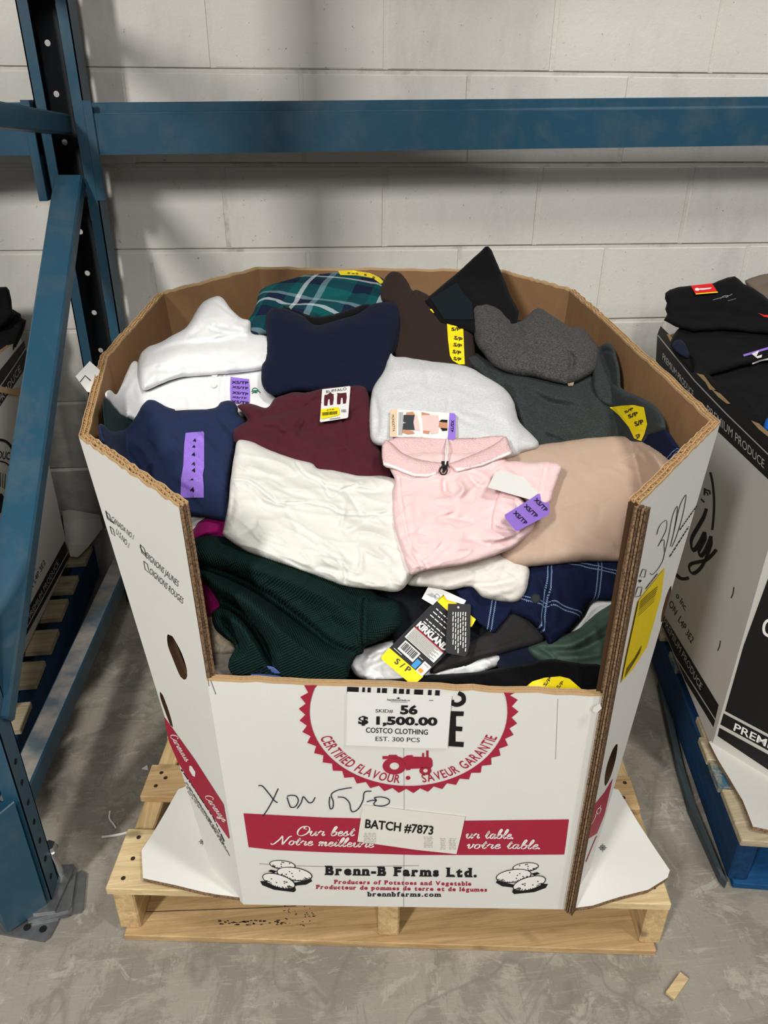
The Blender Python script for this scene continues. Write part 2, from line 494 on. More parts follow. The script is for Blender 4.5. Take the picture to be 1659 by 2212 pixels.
BLUE = m_steel_paint('blue_rack_paint', (31, 73, 95))
GALV = NT('galvanised_steel'); GALV = GALV.done(GALV.mix(GALV.noise(GALV.coord('World'), 55, 4), lin((110, 112, 112)), lin((160, 162, 163))), .42, .5, .85)
BOLT = NT('bright_zinc').done(lin((205, 207, 208)), .28, .5, 1.0)
BLK = NT('hole_dark').done((.012, .012, .013), .9, .1)
DECKX = m_wood('pale_pallet_board', (220, 198, 154), 0)
DECKX2 = m_wood('aged_pallet_board', (192, 162, 118), 0)
DECKY = m_wood('pale_stringer', (214, 186, 138), 1)
BPAL = m_wood('blue_pallet_board', (178, 166, 140), 0); BPAL3 = m_wood('worn_blue_board', (150, 146, 130), 0, None, (58, 98, 118)); BPALB = m_wood('blue_painted_wood', (16, 58, 100), 1)
BPALX = m_wood('blue_painted_board', (22, 74, 122), 0)
WHITE_BD = m_board('white_faced_board', (226, 224, 218))
WHITE_B2 = m_board('grey_white_faced_board', (205, 202, 196), .2)
KRAFT = m_kraft('brown_kraft_board', (148, 112, 78)); EDGE = m_layers('corrugated_layers', (146, 118, 90))
EDGE2 = m_layers('weathered_board_edge', (112, 88, 66)); LINER = m_kraft('kraft_liner', (204, 172, 128)); FLUTE = m_kraft('kraft_flute', (196, 156, 108)); RECESS = m_kraft('kraft_shadow_core', (74, 52, 34))
I_RED = m_ink('red_ink', (164, 36, 60)); I_BLK = m_ink('black_ink', (22, 21, 22)); I_WHT = m_ink('white_ink', (236, 233, 228))
I_PEN = m_ink('blue_black_marker', (38, 38, 58)); I_GRY = m_ink('grey_ink', (120, 120, 122)); PAPER = m_ink('label_paper', (232, 231, 228), .5, .02)
I_PAPER2 = m_ink('creased_label_paper', (226, 223, 214), .5, .04)
PURPLE = m_ink('purple_size_strip', (150, 116, 214), .4, .03); YELLOW = m_ink('yellow_size_strip', (250, 226, 22), .4, .03)
YELLOW2 = m_ink('yellow_shipping_label', (236, 208, 14), .4, .06); REDTAG = m_ink('red_tag', (214, 34, 36), .45, .05)
TAPE = NT('clear_tape').done(lin((214, 200, 176)), .2, .5)
TAGBLK = m_ink('black_card', (30, 30, 32), .45, .05); I_BLU = m_ink('sky_blue_ink', (62, 150, 214)); I_ORG = m_ink('orange_ink', (240, 150, 40))
I_SKIN = m_ink('tan_ink', (196, 140, 108)); I_PNK = m_ink('pink_ink', (240, 196, 190)); I_BEI = m_ink('beige_ink', (226, 200, 168)); I_GRN = m_ink('green_thread', (24, 112, 74)); I_MAR = m_ink('maroon_ink', (84, 30, 40)); I_DGR = m_ink('charcoal_ink', (60, 62, 66))

# ------------------------------------------------------------------ floor and block wall
CRACK = NT('mortar_crack').done(lin((112, 105, 94)), .9, .1)
fl = MB(); fl.add([(-3.2, -3.4, 0), (3.8, -3.4, 0), (3.8, 1.3, 0), (-3.2, 1.3, 0), (-3.2, -3.4, -.1), (3.8, -3.4, -.1), (3.8, 1.3, -.1), (-3.2, 1.3, -.1)],
                  [(0, 1, 2, 3), (7, 6, 5, 4), (0, 4, 5, 1), (1, 5, 6, 2), (2, 6, 7, 3), (3, 7, 4, 0)])
tag(fl.build('floor', CONC_M), kind='structure')
YW = 1.255; BX, BZ = .42, .21; X0, Z0 = .2027, 1.4356
wl = MB(); wl.box((.3, YW+.057, 1.35), np.eye(3), (3.4, .055, 1.4), 1)
rb = random.Random(3)
for r in range(-7, 6):
    for j in range(-8, 9):
        x = X0+BX*(j+(.5 if r % 2 else 0))
        wl.box((x+BX/2, YW+.05+rb.uniform(-.0012, .0012), Z0+BZ*(r+.5)), np.eye(3), (BX/2-.0042+rb.uniform(-.0015, .001), .05, BZ/2-.0045+rb.uniform(-.001, .001)), 0, .0028)
        # hairline crack where the mortar has shrunk from the block below
        if True:
            for q in range(6): wl.box((x+BX*(q+.5)/6, YW+.0022, Z0+BZ*r+.0046+rb.uniform(-.0003, .0003)), np.eye(3), (BX/12, .0006, rb.choice((.0006, .0008, .0009))), 2)
tag(wl.build('wall_back', [WALL_M, MORT_M, CRACK]), kind='structure')

# ------------------------------------------------------------------ pallet rack
rack = empty('rack_upright', (-.14, 1.12, 0), 'blue steel rack upright frame with slotted posts and dusty braces at the left', 'rack upright')
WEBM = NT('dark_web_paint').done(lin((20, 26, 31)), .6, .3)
def channel(parent, name, xc, yweb, ylip, w, z0, z1, holes, wm=None):
    """C-section post: slotted web, two flanges, two in-turned lips"""
    s = 1 if ylip > yweb else -1; t = .0028
    mb = MB(); wb = MB()
    for sx in (-1, 1):
        mb.box((xc+sx*(w/2-t/2), (yweb+ylip)/2, (z0+z1)/2), np.eye(3), (t/2, abs(ylip-yweb)/2, (z1-z0)/2), 0)
        mb.box((xc+sx*(w/2-.0125), ylip-s*t/2, (z0+z1)/2), np.eye(3), (.0125, t/2, (z1-z0)/2), 0)
    loops = [np.array([(xc-w/2, z0), (xc+w/2, z0), (xc+w/2, z1), (xc-w/2, z1)])]
    for kind, hx, hz in holes:
        if kind == 'o': loops.append(np.array([(xc+hx+0.0068*math.cos(a), hz+.0068*math.sin(a)) for a in np.linspace(0, 2*math.pi, 14, False)]))
        else: loops.append(np.array([(xc+hx+.0040*math.cos(a), hz+(.021 if math.sin(a) >= 0 else -.021)+.0052*math.sin(a)) for a in np.linspace(0.01, 2*math.pi, 14, False)]))
    V, Fc = triangulate(loops, 0)
    for yy, fl_ in ((yweb, 0), (yweb+s*t, 1)):
        wb.add([(a, yy, b) for a, b in V], [f if fl_ else f[::-1] for f in Fc], 0)
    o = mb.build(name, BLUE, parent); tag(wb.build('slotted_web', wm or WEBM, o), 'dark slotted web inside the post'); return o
hl = []
for k in range(26):
    hl.append(('o', -.022, .062+.1016*k)); hl.append(('s', .012, .113+.1016*k))
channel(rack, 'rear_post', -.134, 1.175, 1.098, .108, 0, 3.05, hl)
channel(rack, 'front_post', -.176, .074, .118, .088, 0.018, 3.05, [(a, b*.9, c) for a, b, c in hl], BLUE)
for q in range(7):
    mm = MB(); mm.cyl((-.1335, .094, .06+.0508*q), (-.1313, .094, .06+.0508*q), .0055, 14); mm.build('flange_hole', BLK, rack)
def brace(name, a, b, w, t, sd=(1, 0, 0)):
    m = MB(); m.bar(a, b, w, t, sd, 0, .004); return m.build(name, BLUE, rack)
brace('diagonal_brace', (-.138, 1.10, 1.205), (-.153, .10, .455), .064, .036)
brace('horizontal_brace', (-.205, .105, .165), (-.165, 1.10, .165), .05, .05)
brace('horizontal_brace', (-.139, 1.10, 1.322), (-.152, .10, 1.39), .05, .042)
brace('diagonal_brace', (-.152, .10, 1.90), (-.139, 1.10, 1.60), .055, .036)
m = MB(); g0, g1 = np.array((-.201, .020, .012)), np.array((-.142, .068, .012)); gd = (g1-g0)/np.linalg.norm(g1-g0); gn = np.array((gd[1], -gd[0], 0))
m.prism([g0, g1, g1+(0, 0, .285), g0+(0, 0, .262)], gn*.004)
m.prism([g0, g0+(-.045, .05, 0), g0+(-.045, .05, .25), g0+(0, 0, .262)], gn*.004)
tag(m.build('post_guard', BLUE, rack), 'flat blue guard plate with a scraped front corner')
# foot: base plate, shim stack, anchor bolt
def plate(name, pts, z, t, mat, hol=()):
    P = [atz(x, y, z) for x, y in pts]; mm = MB(); mm.prism(P[::-1], (0, 0, -t)); 
    o = mm.build(name, mat, rack)
    for (hx, hy) in hol:
        c = atz(hx, hy, z); q = MB(); q.cyl(c-(0, 0, .001), c+(0, 0, .0006), .007, 18); q.build('bolt_hole', BLK, o)
    return o
plate('base_plate', [(-40, 2010), (95, 2033), (108, 2024), (126, 1990), (128, 1960), (-30, 1940)], .0045, .004, GALV, [(59, 2003), (93, 2007)])
plate('shim_plate', [(60, 1995), (148, 1978), (156, 1970), (164, 1880), (156, 1868), (60, 1880)], .0088, .004, GALV)
plate('shim_plate', [(60, 1990), (146, 1966), (154, 1958), (166, 1876), (158, 1866), (60, 1880)], .013, .004, GALV)
plate('shim_plate', [(150, 1974), (174, 1970), (180, 1962), (186, 1888), (176, 1880), (160, 1888)], .0062, .004, GALV)
plate('base_plate', [(60, 1975), (118, 1968), (160, 1874), (150, 1868), (60, 1900)], .0175, .004, GALV)
c0 = atz(133, 1889, .0178); c1 = c0+np.array((-.012, .004, .068))
m = MB(); m.cyl(c0, c1, .0075, 18); m.cyl(c1, c1+(c1-c0)*.17, .0155, 6); m.cyl(c1-(c1-c0)*.03, c1, .017, 20)
bo = m.build('anchor_bolt', BOLT, rack, False)
m = MB(); m.cyl(c0, c0+(0, 0, .003), .021, 28); m.build('washer', GALV, bo)

def beam(name, xa, xb, za, zb, conn, label):
    """step beam: closed lower box with a set-back upper lip"""
    r = empty(name, ((xa+xb)/2, 1.1, (za+zb)/2), label, 'rack beam')
    prof = [(1.082, -.107), (1.082, -.025), (1.0845, -.022), (1.101, -.0215), (1.103, -.019), (1.103, -.002), (1.105, 0), (1.128, 0), (1.13, -.003), (1.13, -.104), (1.127, -.107)]
    mm = MB(); n = len(prof)
    v = [(xa, y, za+z) for y, z in prof]+[(xb, y, zb+z) for y, z in prof]
    mm.add(v, [tuple(range(n)), tuple(range(2*n-1, n-1, -1))]+[(i, n+i, n+(i+1) % n, (i+1) % n) for i in range(n)])
    mm.build('beam_body', BLUE, r)
    if conn:
        x, s = conn; mm = MB(); z = za if abs(x-xa) < .1 else zb
        mm.box((x+s*.002, 1.11, z-.10), np.eye(3), (.002, .03, .105), 0, .001)
        mm.box((x+s*.010, 1.0795, z-.10), np.eye(3), (.010, .002, .105), 0, .001); mm.build('end_connector', BLUE, r)
    return r
beam('rack_beam', -.078, 2.7, 1.366, 1.404, (-.078, 1), 'long blue step beam running right across the block wall behind the cardboard bin')
beam('rack_beam', -1.5, -.192, 1.352, 1.366, (-.192, -1), 'short visible end of blue step beam left of the slotted rear post')

# ------------------------------------------------------------------ pallets
def frame(o, yaw):
    c, s = math.cos(yaw), math.sin(yaw); ex = np.array((c, s, 0)); ey = np.array((-s, c, 0)); o = np.asarray(o, float)
    return lambda a, b, z: o+ex*a+ey*b+np.array((0, 0, z)), np.array([ex, ey, (0, 0, 1.)])
def pallet(name, org, yaw, w, d, label, mats, boards, bw, lead, rnd, group=None, top=.14):
    P, A = frame(org, yaw)
    r = empty(name, P(w/2, d/2, 0), label, 'pallet', group); mt, mt2, ms, mb_ = mats; R = random.Random(rnd)
    for k, (s0, s1) in enumerate(boards):
        j0, j1 = R.uniform(-.008, .006), R.uniform(-.006, .008); q = MB()
        q.box(P((w+j1+j0)/2, (s0+s1)/2, top-.0085), A, ((w+j1-j0)/2, (s1-s0)/2, .0085), 0, .0018)
        o = q.build('deck_board', (mt, mt2)[(k % 3 == 1)], r)
        if rnd == 4 and k < 3:
            for x, dy in ((.022, .22), (.030, .5), (.018, .8), (w-.03, .3), (w-.022, .7)):
                c = P(x+R.uniform(-.005, .005), s0+(s1-s0)*dy+R.uniform(-.01, .01), top); q = MB(); q.cyl(c-(0, 0, .0005), c+(0, 0, .0006), .0042, 10)
                q.build('nail_head', NAIL, o)
    for x in (.020, w/2, w-.020):
        q = MB(); q.box(P(x, d/2+.004, .0155+(top-.017-.0155)/2), A, (.0195, d/2-.004, (top-.017-.0155)/2), 0, .003); q.build('stringer', ms, r)
    for s in bw:
        q = MB(); q.box(P(w/2, (s[0]+s[1])/2, .0078), A, (w/2-.012+R.uniform(0, .006), (s[1]-s[0])/2, .0075), 0, .0015); q.build('bottom_board', mb_, r)
    return r, P, A
NAIL = NT('rusty_nail').done(lin((58, 46, 38)), .6, .4, .3)
pal, PP, PA = pallet('wooden_pallet', (.008, -.003, 0), math.radians(-7.15), 1.003, 1.13,
    'pale bare wooden pallet on the concrete floor under the clothing bin', (DECKX, DECKX2, DECKY, DECKX2),
    [(0, .128), (.205, .290), (.368, .455), (.53, .62), (.69, .78), (.85, .94), (1.0, 1.13)], [(-.006, .135), (.5, .63), (1.0, 1.13)], 0, 4)
rp, RP, RA = pallet('wooden_pallet', (1.190, -.012, 0), math.radians(-10.2), 1.0, 1.17,
    'blue painted wooden pallet with a splintered side under the right hand bin', (BPAL, BPAL3, BPALB, BPALX),
    [(0, .125), (.128, .20), (.203, .27), (.273, .335), (.50, .57), (.63, .70), (.78, .86), (.95, 1.04)], [(0, .14), (.5, .64), (1.03, 1.17)], 0, 9)
lp, LP, LA = pallet('wooden_pallet', (-1.27, .14, 0), math.radians(1.5), 1.0, 1.08,
    'blue edged wooden pallet under the left hand bin behind the rack braces', (BPAL, BPAL, BPALB, BPALX),
    [(0, .09), (.12, .21), (.25, .34), (.40, .49), (.53, .62), (.67, .76), (.80, .88), (.95, 1.05)], [(0, .12), (.5, .6), (.95, 1.05)], 0, 5)
# loose plank lying broken on the floor against the blue pallet
pl = MB(); L0 = [(1422, 1470), (1440, 1490), (1475, 1650), (1500, 1735), (1570, 1905), (1556, 1890), (1490, 1745), (1462, 1650)]
pl.prism([atz(x, y, .022) for x, y in L0][::-1], (0, 0, -.020)); pl.build('split_edge', m_wood('splintered_blue_wood', (66, 78, 84), 1), rp)

# ------------------------------------------------------------------ loose bits on the floor
c = MB(); a, b = atz(1447, 2152, .008), atz(1478, 2108, .008); c.bar(a, b, .017, .007, (1, .4, 0), 0, .001)
tag(c.build('wood_chip', DECKX), 'small pale wood chip lying alone on the concrete at lower right', 'wood chip')
for k, (pts, w_, lab) in enumerate((([(415, 1808), (450, 1803), (480, 1795), (520, 1780)], .004, 'thin white plastic strand on the floor left of the bare pallet'),
                       ([(238, 1752), (236, 1768), (243, 1778), (250, 1788)], .003, 'tiny curled plastic thread on the floor beyond the anchor bolt'))):
    pts = [(x if k else x-215+20, y) for x, y in pts]
    P = [atz(x, y, .004) for x, y in smoothpoly(pts, 6, False)]; mm = MB()
    for i in range(len(P)-1): mm.bar(P[i], P[i+1], w_*(1 if k else .8), .003, (0, 0, 1))
    tag(mm.build('plastic_strand', I_WHT), lab, 'litter')
for pts, lab in (([(318, 1652), (306, 1660), (320, 1662)], 'small white paper scrap poking out beside the second pallet board'),):
    mm = MB(); mm.prism([atz(x, y, .004) for x, y in pts][::-1], (0, 0, -.003)); tag(mm.build('paper_scrap', I_WHT), lab, 'litter')
mm = MB(); P0, P1 = atz(398, 2019, .005), atz(418, 2024, .005); mm.bar(P0, P1, .006, .004, (0, 1, 0)); tag(mm.build('wood_splinter', DECKX), 'pale wood splinter on the floor in front of the bare pallet', 'wood splinter')

# marks on the front bottom board: a split along the grain and a smudged stamp
fb = [o for o in pal.children if o.name.startswith('bottom_board')][0]
class ZS:
    def __init__(s, z): s.z = z
    def __call__(s, P, off=0.0): return np.array([atz(x, y, s.z+off) for x, y in np.asarray(P)])
k = Ink(); k.line([(288, 1969), (330, 1969), (420, 1966), (560, 1961), (640, 1957)], 1.8)
R = random.Random(12)
for q in range(46):
    x, y = R.uniform(470, 610), R.uniform(1988, 1998); k.line([(x, y), (x+R.uniform(2, 9), y+R.uniform(-1, 1))], R.uniform(1, 3.2), 0, False)
for q in range(26):
    x, y = R.uniform(610, 680), R.uniform(1958, 2000); k.line([(x, y), (x+R.uniform(1, 5), y+R.uniform(-3, 3))], R.uniform(1, 2.4), 0, False)
k.build('wood_marks', ZS(.0153), .0008, m_ink('smudge_ink', (74, 62, 50)), fb)
# ------------------------------------------------------------------ the clothing bin (open ten-sided carton)
RING_T = [np.array(p) for p in ((.234, -.060, .930), (.070, .130, .950), (.020, .500, .955), (.062, .930, .975), (.285, 1.085, 1.0),
                                (.905, 1.035, .995), (1.034, .860, .982), (1.045, .660, .965), (1.022, .106, .950), (.802, -.126, .943))]
RING_B = [np.array(p) for p in ((.251, -.060, .145), (.128, .185, .145), (.09, .5, .145), (.13, .90, .145), (.32, 1.03, .145),
                                (.88, .98, .145), (.99, .82, .145), (1.0, .62, .145), (.982, .128, .145), (.810, -.122, .145))]
CEN = np.array((.54, .5, .5))
# the three printed sides are flat: square up their corners
_q = plane3(RING_B[0], RING_B[9], RING_T[0])(np.array([(1381, 1090)]))[0]; RING_T[9] = _q
def _down(pl_, T, px):
    q = pl_(np.array([px]))[0]; return T+(q-T)*(.145-T[2])/(q[2]-T[2])
RING_B[1] = _down(plane3(RING_B[0], RING_T[0], RING_T[1]), RING_T[1], (399, 1690))
RING_B[8] = _down(plane3(RING_B[9], RING_T[9], RING_T[8]), RING_T[8], (1328, 1695))
binr = empty('cardboard_bin', (.54, .45, .145), 'large white cardboard bin heaped with folded clothes, cut-down front and red printed band', 'cardboard bin')
TB = .014
def wallpanel(k, name, mats, cut=None, holes=(), tb=TB):
    """one side of the carton between corners k and k+1: outer face, inner face and raw edges, ragged along the top"""
    a, b = k, (k+1) % 10
    A, B, A2, B2 = RING_T[a], RING_T[b], RING_B[a], RING_B[b]
    n = np.cross(B-A, A2-A); n /= np.linalg.norm(n)
    if np.dot(n, CEN-A) < 0: n = -n
    if cut: A, B = A2+(A-A2)*(cut[0]-A2[2])/(A[2]-A2[2]), B2+(B-B2)*(cut[1]-B2[2])/(B[2]-B2[2])
    R = random.Random(40+k); N = 24
    J = [0 if i in (0, N) else R.uniform(-.0022, .0018) for i in range(N+1)]
    surf = lambda s_, t_: (A2+(B2-A2)*s_)*(1-t_)+(A+(B-A)*s_)*t_
    wd_, hg = np.linalg.norm(B2-A2), np.linalg.norm(A-A2)
    out_ = [(i/N, 0) for i in range(N+1)]+[(1, i/10) for i in range(1, 10)]+[(1-i/N, 1+J[N-i]/hg) for i in range(N+1)]+[(0, 1-i/10) for i in range(1, 10)]
    loops = [np.array(out_)]
    for h in holes:
        P = plane3(A2, B2, A)(np.array(h)); st = []
        for p_ in P:
            s_, t_ = .5, .5
            for _ in range(12):
                r_ = surf(s_, t_)-p_; Js = (surf(s_+1e-4, t_)-surf(s_, t_))/1e-4; Jt = (surf(s_, t_+1e-4)-surf(s_, t_))/1e-4
                d_ = np.linalg.lstsq(np.column_stack([Js, Jt]), -r_, rcond=None)[0]; s_ += d_[0]; t_ += d_[1]
            st.append((s_, t_))
        loops.append(np.array(st))
    V, Fc = triangulate(loops, .12 if not holes else .1)
    P = [surf(x, y) for x, y in V]
    mb = MB(); m_ = len(P)
    nn = np.cross(P[Fc[0][1]]-P[Fc[0][0]], P[Fc[0][2]]-P[Fc[0][0]]); flip = np.dot(nn, n) > 0
    mb.add(P, [f[::-1] if flip else f for f in Fc], 0)
    mb.add([p+n*tb for p in P], [f if flip else f[::-1] for f in Fc], 1)
    ed = {}
    for f in Fc:
        for i in range(3): ed[(f[i], f[(i+1) % 3])] = 1
    for (i, j) in ed:
        if (j, i) not in ed: mb.f.append((j, i, i+m_, j+m_)); mb.m.append(2)
    top = [A+(B-A)*i/N+np.array((0, 0, J[i])) for i in range(N+1)]
    return mb.build(name, mats, binr), top, n
def fluted(parent, pts, n, layers=2, pitch=.0085, rec=.0035, depth=TB, up=(0, 0, 1)):
    """raw corrugated edge standing along a rim: liners with zig-zag flutes between"""
    mb = MB(); up = np.asarray(up, float); lt = .0011
    for i in range(len(pts)-1):
        a, b = pts[i], pts[i+1]
        for q in range(layers+1):
            o = n*(lt/2+(depth-lt)*q/layers)
            mb.bar(a+o+up*rec/2, b+o+up*rec/2, rec+.001, lt, up, 0)
    tot = 0; seg = [np.linalg.norm(pts[i+1]-pts[i]) for i in range(len(pts)-1)]; Lt = sum(seg); N = int(Lt/pitch*2)
    def at(s):
        i = 0
        while i < len(seg)-1 and s > seg[i]: s -= seg[i]; i += 1
        return pts[i]+(pts[i+1]-pts[i])*min(1, s/seg[i])
    w = (depth-lt)/layers
    R = random.Random(len(pts)*7)
    for q in range(layers):
        for j in range(N):
            o0 = n*(w*q+lt+(w-lt)*(.08 if j % 2 else .92)); o1 = n*(w*q+lt+(w-lt)*(.92 if j % 2 else .08))
            h = R.uniform(.4, 1.0)
            mb.bar(at(Lt*j/N)+o0+up*(rec*h/2), at(Lt*(j+1)/N)+o1+up*(rec*h/2), rec*h, .0009, up, 1)
    return mb.build('corrugated_edge', [LINER, FLUTE], parent)
def oval(pts): return smoothpoly(pts, 8)
MB3 = [WHITE_BD, KRAFT, RECESS]
hL1 = oval([(362, 1370), (372, 1374), (392, 1410), (404, 1448), (402, 1467), (390, 1462), (372, 1420), (362, 1392)])
hL2 = oval([(346, 1494), (352, 1502), (366, 1540), (374, 1572), (368, 1566), (354, 1530), (346, 1506)])
hR1 = oval([(1334, 1607), (1330, 1640), (1318, 1680), (1307, 1698), (1306, 1680), (1312, 1650), (1324, 1618)])
hR2 = oval([(1450, 1265), (1448, 1288), (1436, 1330), (1428, 1345), (1430, 1322), (1440, 1285)])
_fz = plane3(RING_B[0], RING_B[9], RING_T[0])(np.array([(455, 1466), (1303, 1499)]))[:, 2]-.0035
front, ftop, fn = wallpanel(9, 'front_panel', MB3, (float(_fz[1]), float(_fz[0])), (), .0095)
left, ltop, ln_ = wallpanel(0, 'side_panel', MB3, None, [hL1, hL2])
right, rtop, rn_ = wallpanel(8, 'side_panel', MB3, None, [hR1, hR2])
fluted(front, ftop, fn, 2, .0075, .0035, .0095)
fluted(left, ltop, ln_); fluted(right, rtop, rn_)
for k in range(1, 8):
    o, tp, n_ = wallpanel(k, 'back_panel' if k == 4 else 'side_panel', MB3)
    fluted(o, tp, n_)
FRONT = plane3(RING_B[0], RING_B[9], RING_T[0]); LEFTP = plane3(RING_B[0], RING_T[1], RING_T[0]); RIGHTP = plane3(RING_B[9], RING_T[8], RING_T[9])
# lapped joint at the right front corner: raw board ends standing from pallet to rim, and the torn stub of the cut front
j = MB(); up = RING_T[9]-RING_B[9]; dr = (RING_T[8]-RING_T[9]); dr[2] = 0; dr /= np.linalg.norm(dr); out = -rn_
for q, (o, w_, m_) in enumerate(((.0005, .0035, 0), (.0045, .003, 1), (.0085, .0035, 0), (.0125, .003, 1))):
    b0 = RING_B[9]+up*.008+out*o-dr*.004; b1 = RING_T[9]+out*o-dr*.004
    j.bar(b0, b1, .012, .0028, dr, m_)
j.build('lapped_board_edge', [EDGE, EDGE2], right)
j = MB(); p = lambda x, y, o=0.0: FRONT(np.array([(x, y)]), o)[0]
for q, off in enumerate((.001, -.006, -.012)):
    j.prism([p(1300, 1494, off), p(1322, 1494, off), p(1392, 1094, off), p(1372, 1096, off), p(1344, 1240, off), p(1330, 1330, off)], -FRONT.n*.0045, q % 2)
j.build('torn_front_stub', [EDGE, EDGE2], front)
ws = patch('white_liner_strip', [[(1330, 1400), (1334, 1400), (1388, 1098), (1380, 1098)]], FRONT, .0016, WHITE_BD, front)
# left cut edge
j = MB(); du = (RING_T[0]-RING_B[0])
for q in range(3):
    a_ = RING_B[0]+du*.63+ln_*(.0025+.0045*q); b_ = RING_T[0]+ln_*(.0025+.0045*q)
    mid = (a_+b_)/2+np.array((.001, 0, 0))
    j.bar(a_, mid, .0038, .003, ln_, q % 2); j.bar(mid, b_, .0038, .003, ln_, q % 2)
j.build('cut_board_edge', [EDGE, EDGE2], left)
# bottom flaps spread on the pallet
def flap(px, z, t, name, parent, mats):
    loops = [resample(np.array(px, float), 6)]; V, Fc = triangulate(loops, 9)
    S = lambda P: np.array([atz(x, y, z) for x, y in P])
    P = S(V); R = np.array([(math.sin(x*37)+math.sin(y*29+x*11))*.0011 for x, y, _ in P]); P[:, 2] += R
    n = len(P); v = P.tolist()+(P-np.array((0, 0, t))).tolist(); f = list(Fc)+[tuple(i+n for i in q[::-1]) for q in Fc]; m_ = [0]*len(Fc)+[1]*len(Fc)
    ed = {}
    for q in Fc:
        for i in range(3): ed[(q[i], q[(i+1) % 3])] = 1
    for (i, k) in ed:
        if (k, i) not in ed: f.append((k, i, i+n, k+n)); m_.append(1)
    return link(name, v, f, mats, parent, m_)
fL = flap([(402, 1698), (385, 1705), (330, 1800), (306, 1838), (309, 1898), (330, 1902), (380, 1912), (440, 1928), (470, 1934), (520, 1940), (527, 1930)], .153, .009, 'bottom_flap', binr, [WHITE_BD, EDGE])
fR = flap([(1322, 1702), (1336, 1706), (1375, 1770), (1447, 1880), (1442, 1896), (1400, 1922), (1340, 1938), (1280, 1956), (1240, 1960), (1232, 1948), (1262, 1870)], .153, .009, 'bottom_flap', binr, [WHITE_BD, EDGE])
def reg(ink, x, y, r):
    ink.line([(x+r*math.cos(a), y+r*.9*math.sin(a)) for a in np.linspace(0, 6.28, 14)], .9); ink.line([(x-r*1.7, y), (x+r*1.7, y)], .8); ink.line([(x, y-r*1.6), (x, y+r*1.6)], .8)
    ink.line([(x-r*.9, y-r*.9), (x+r*.9, y+r*.9)], .8); ink.line([(x+r*.9, y-r*.9), (x-r*.9, y+r*.9)], .8)
class ZP:
    def __init__(s, z): s.z = z
    def __call__(s, P, off=0.0): return np.array([atz(x, y, s.z+off) for x, y in np.asarray(P)])
k = Ink(); reg(k, 437, 1818, 5); k.build('register_mark', ZP(.1535), .002, I_BLK, fL)
k = Ink(); reg(k, 1302, 1831, 5.5); k.build('register_mark', ZP(.1535), .002, I_BLK, fR)

# ---- script lettering drawn as pen strokes (unit: x-height 1, baseline 0)
SC = {
 'O': [[(1.0, 1.95), (.45, 1.8), (.1, 1.1), (.25, .25), (.8, -.02), (1.4, .4), (1.6, 1.2), (1.25, 1.85), (.75, 1.75), (.75, 1.45), (1.2, 1.35)]],
 'N': [[(-.35, .25), (-.25, -.02), (.1, .15), (.55, 1.1), (.75, 1.9)], [(.75, 1.9), (1.05, .9), (1.25, .0)], [(1.25, 0), (1.5, .9), (1.75, 1.75), (2.05, 1.9)]],
 'C': [[(1.25, 1.5), (1.15, 1.9), (.7, 1.85), (.2, 1.1), (.2, .3), (.6, -.02), (1.15, .25), (1.4, .55)]],
 'u': [[(.0, .6), (.25, .95), (.2, .25), (.4, 0), (.7, .25), (.9, .95)], [(.9, .95), (.82, .25), (.98, 0), (1.2, .3)]],
 'r': [[(.0, .5), (.3, 1.05), (.38, .85), (.72, .85), (.62, .25), (.78, 0), (1.0, .3)]],
 'b': [[(.1, .3), (.45, 1.5), (.42, 1.95), (.2, 1.7), (.15, .3), (.4, 0), (.75, .3), (.65, .85), (.35, .75)], [(.66, .8), (.95, .75)]],
 'e': [[(.05, .35), (.5, .55), (.6, .88), (.38, .98), (.14, .55), (.22, .08), (.55, .03), (.85, .35)]],
 's': [[(.0, .3), (.35, 1.02), (.38, .7), (.55, .3), (.38, 0), (.08, .1)], [(.42, .02), (.8, .35)]],
 't': [[(.1, .4), (.38, 1.55), (.25, .25), (.42, 0), (.75, .3)], [(.1, 1.12), (.62, 1.14)]],
 'o': [[(.5, .95), (.18, .75), (.15, .2), (.42, 0), (.7, .25), (.7, .75), (.45, .95), (.55, .75), (.95, .8)]],
 'm': [[(.0, .6), (.2, .95), (.15, 0)], [(.15, .3), (.5, .95), (.6, .75), (.52, 0)], [(.52, .3), (.9, .95), (1.0, .75), (.92, .15), (1.08, 0), (1.3, .3)]],
 'n': [[(.0, .6), (.2, .95), (.15, 0)], [(.15, .3), (.5, .95), (.62, .75), (.54, .15), (.7, 0), (.92, .3)]],
 'i': [[(.05, .45), (.25, .95), (.18, .2), (.35, 0), (.6, .3)], [(.32, 1.35), (.36, 1.42)]],
 'l': [[(.05, .3), (.45, 1.4), (.4, 1.95), (.2, 1.6), (.15, .3), (.35, 0), (.62, .3)]],
 'a': [[(.7, .85), (.4, .98), (.12, .6), (.2, .08), (.5, .1), (.75, .95)], [(.75, .95), (.68, .2), (.84, 0), (1.08, .3)]],
 'v': [[(.0, .6), (.25, .95), (.3, .1), (.45, 0), (.75, .5), (.7, .95), (.95, .82)]],
 'y': [[(.0, .6), (.22, .95), (.2, .25), (.45, .05), (.72, .5), (.8, .95)], [(.8, .95), (.65, -.3), (.35, -.75), (.2, -.4), (.95, .3)]],
 '.': [[(.05, .0), (.22, .04), (.24, .2), (.08, .18), (.06, .02)]], 
}
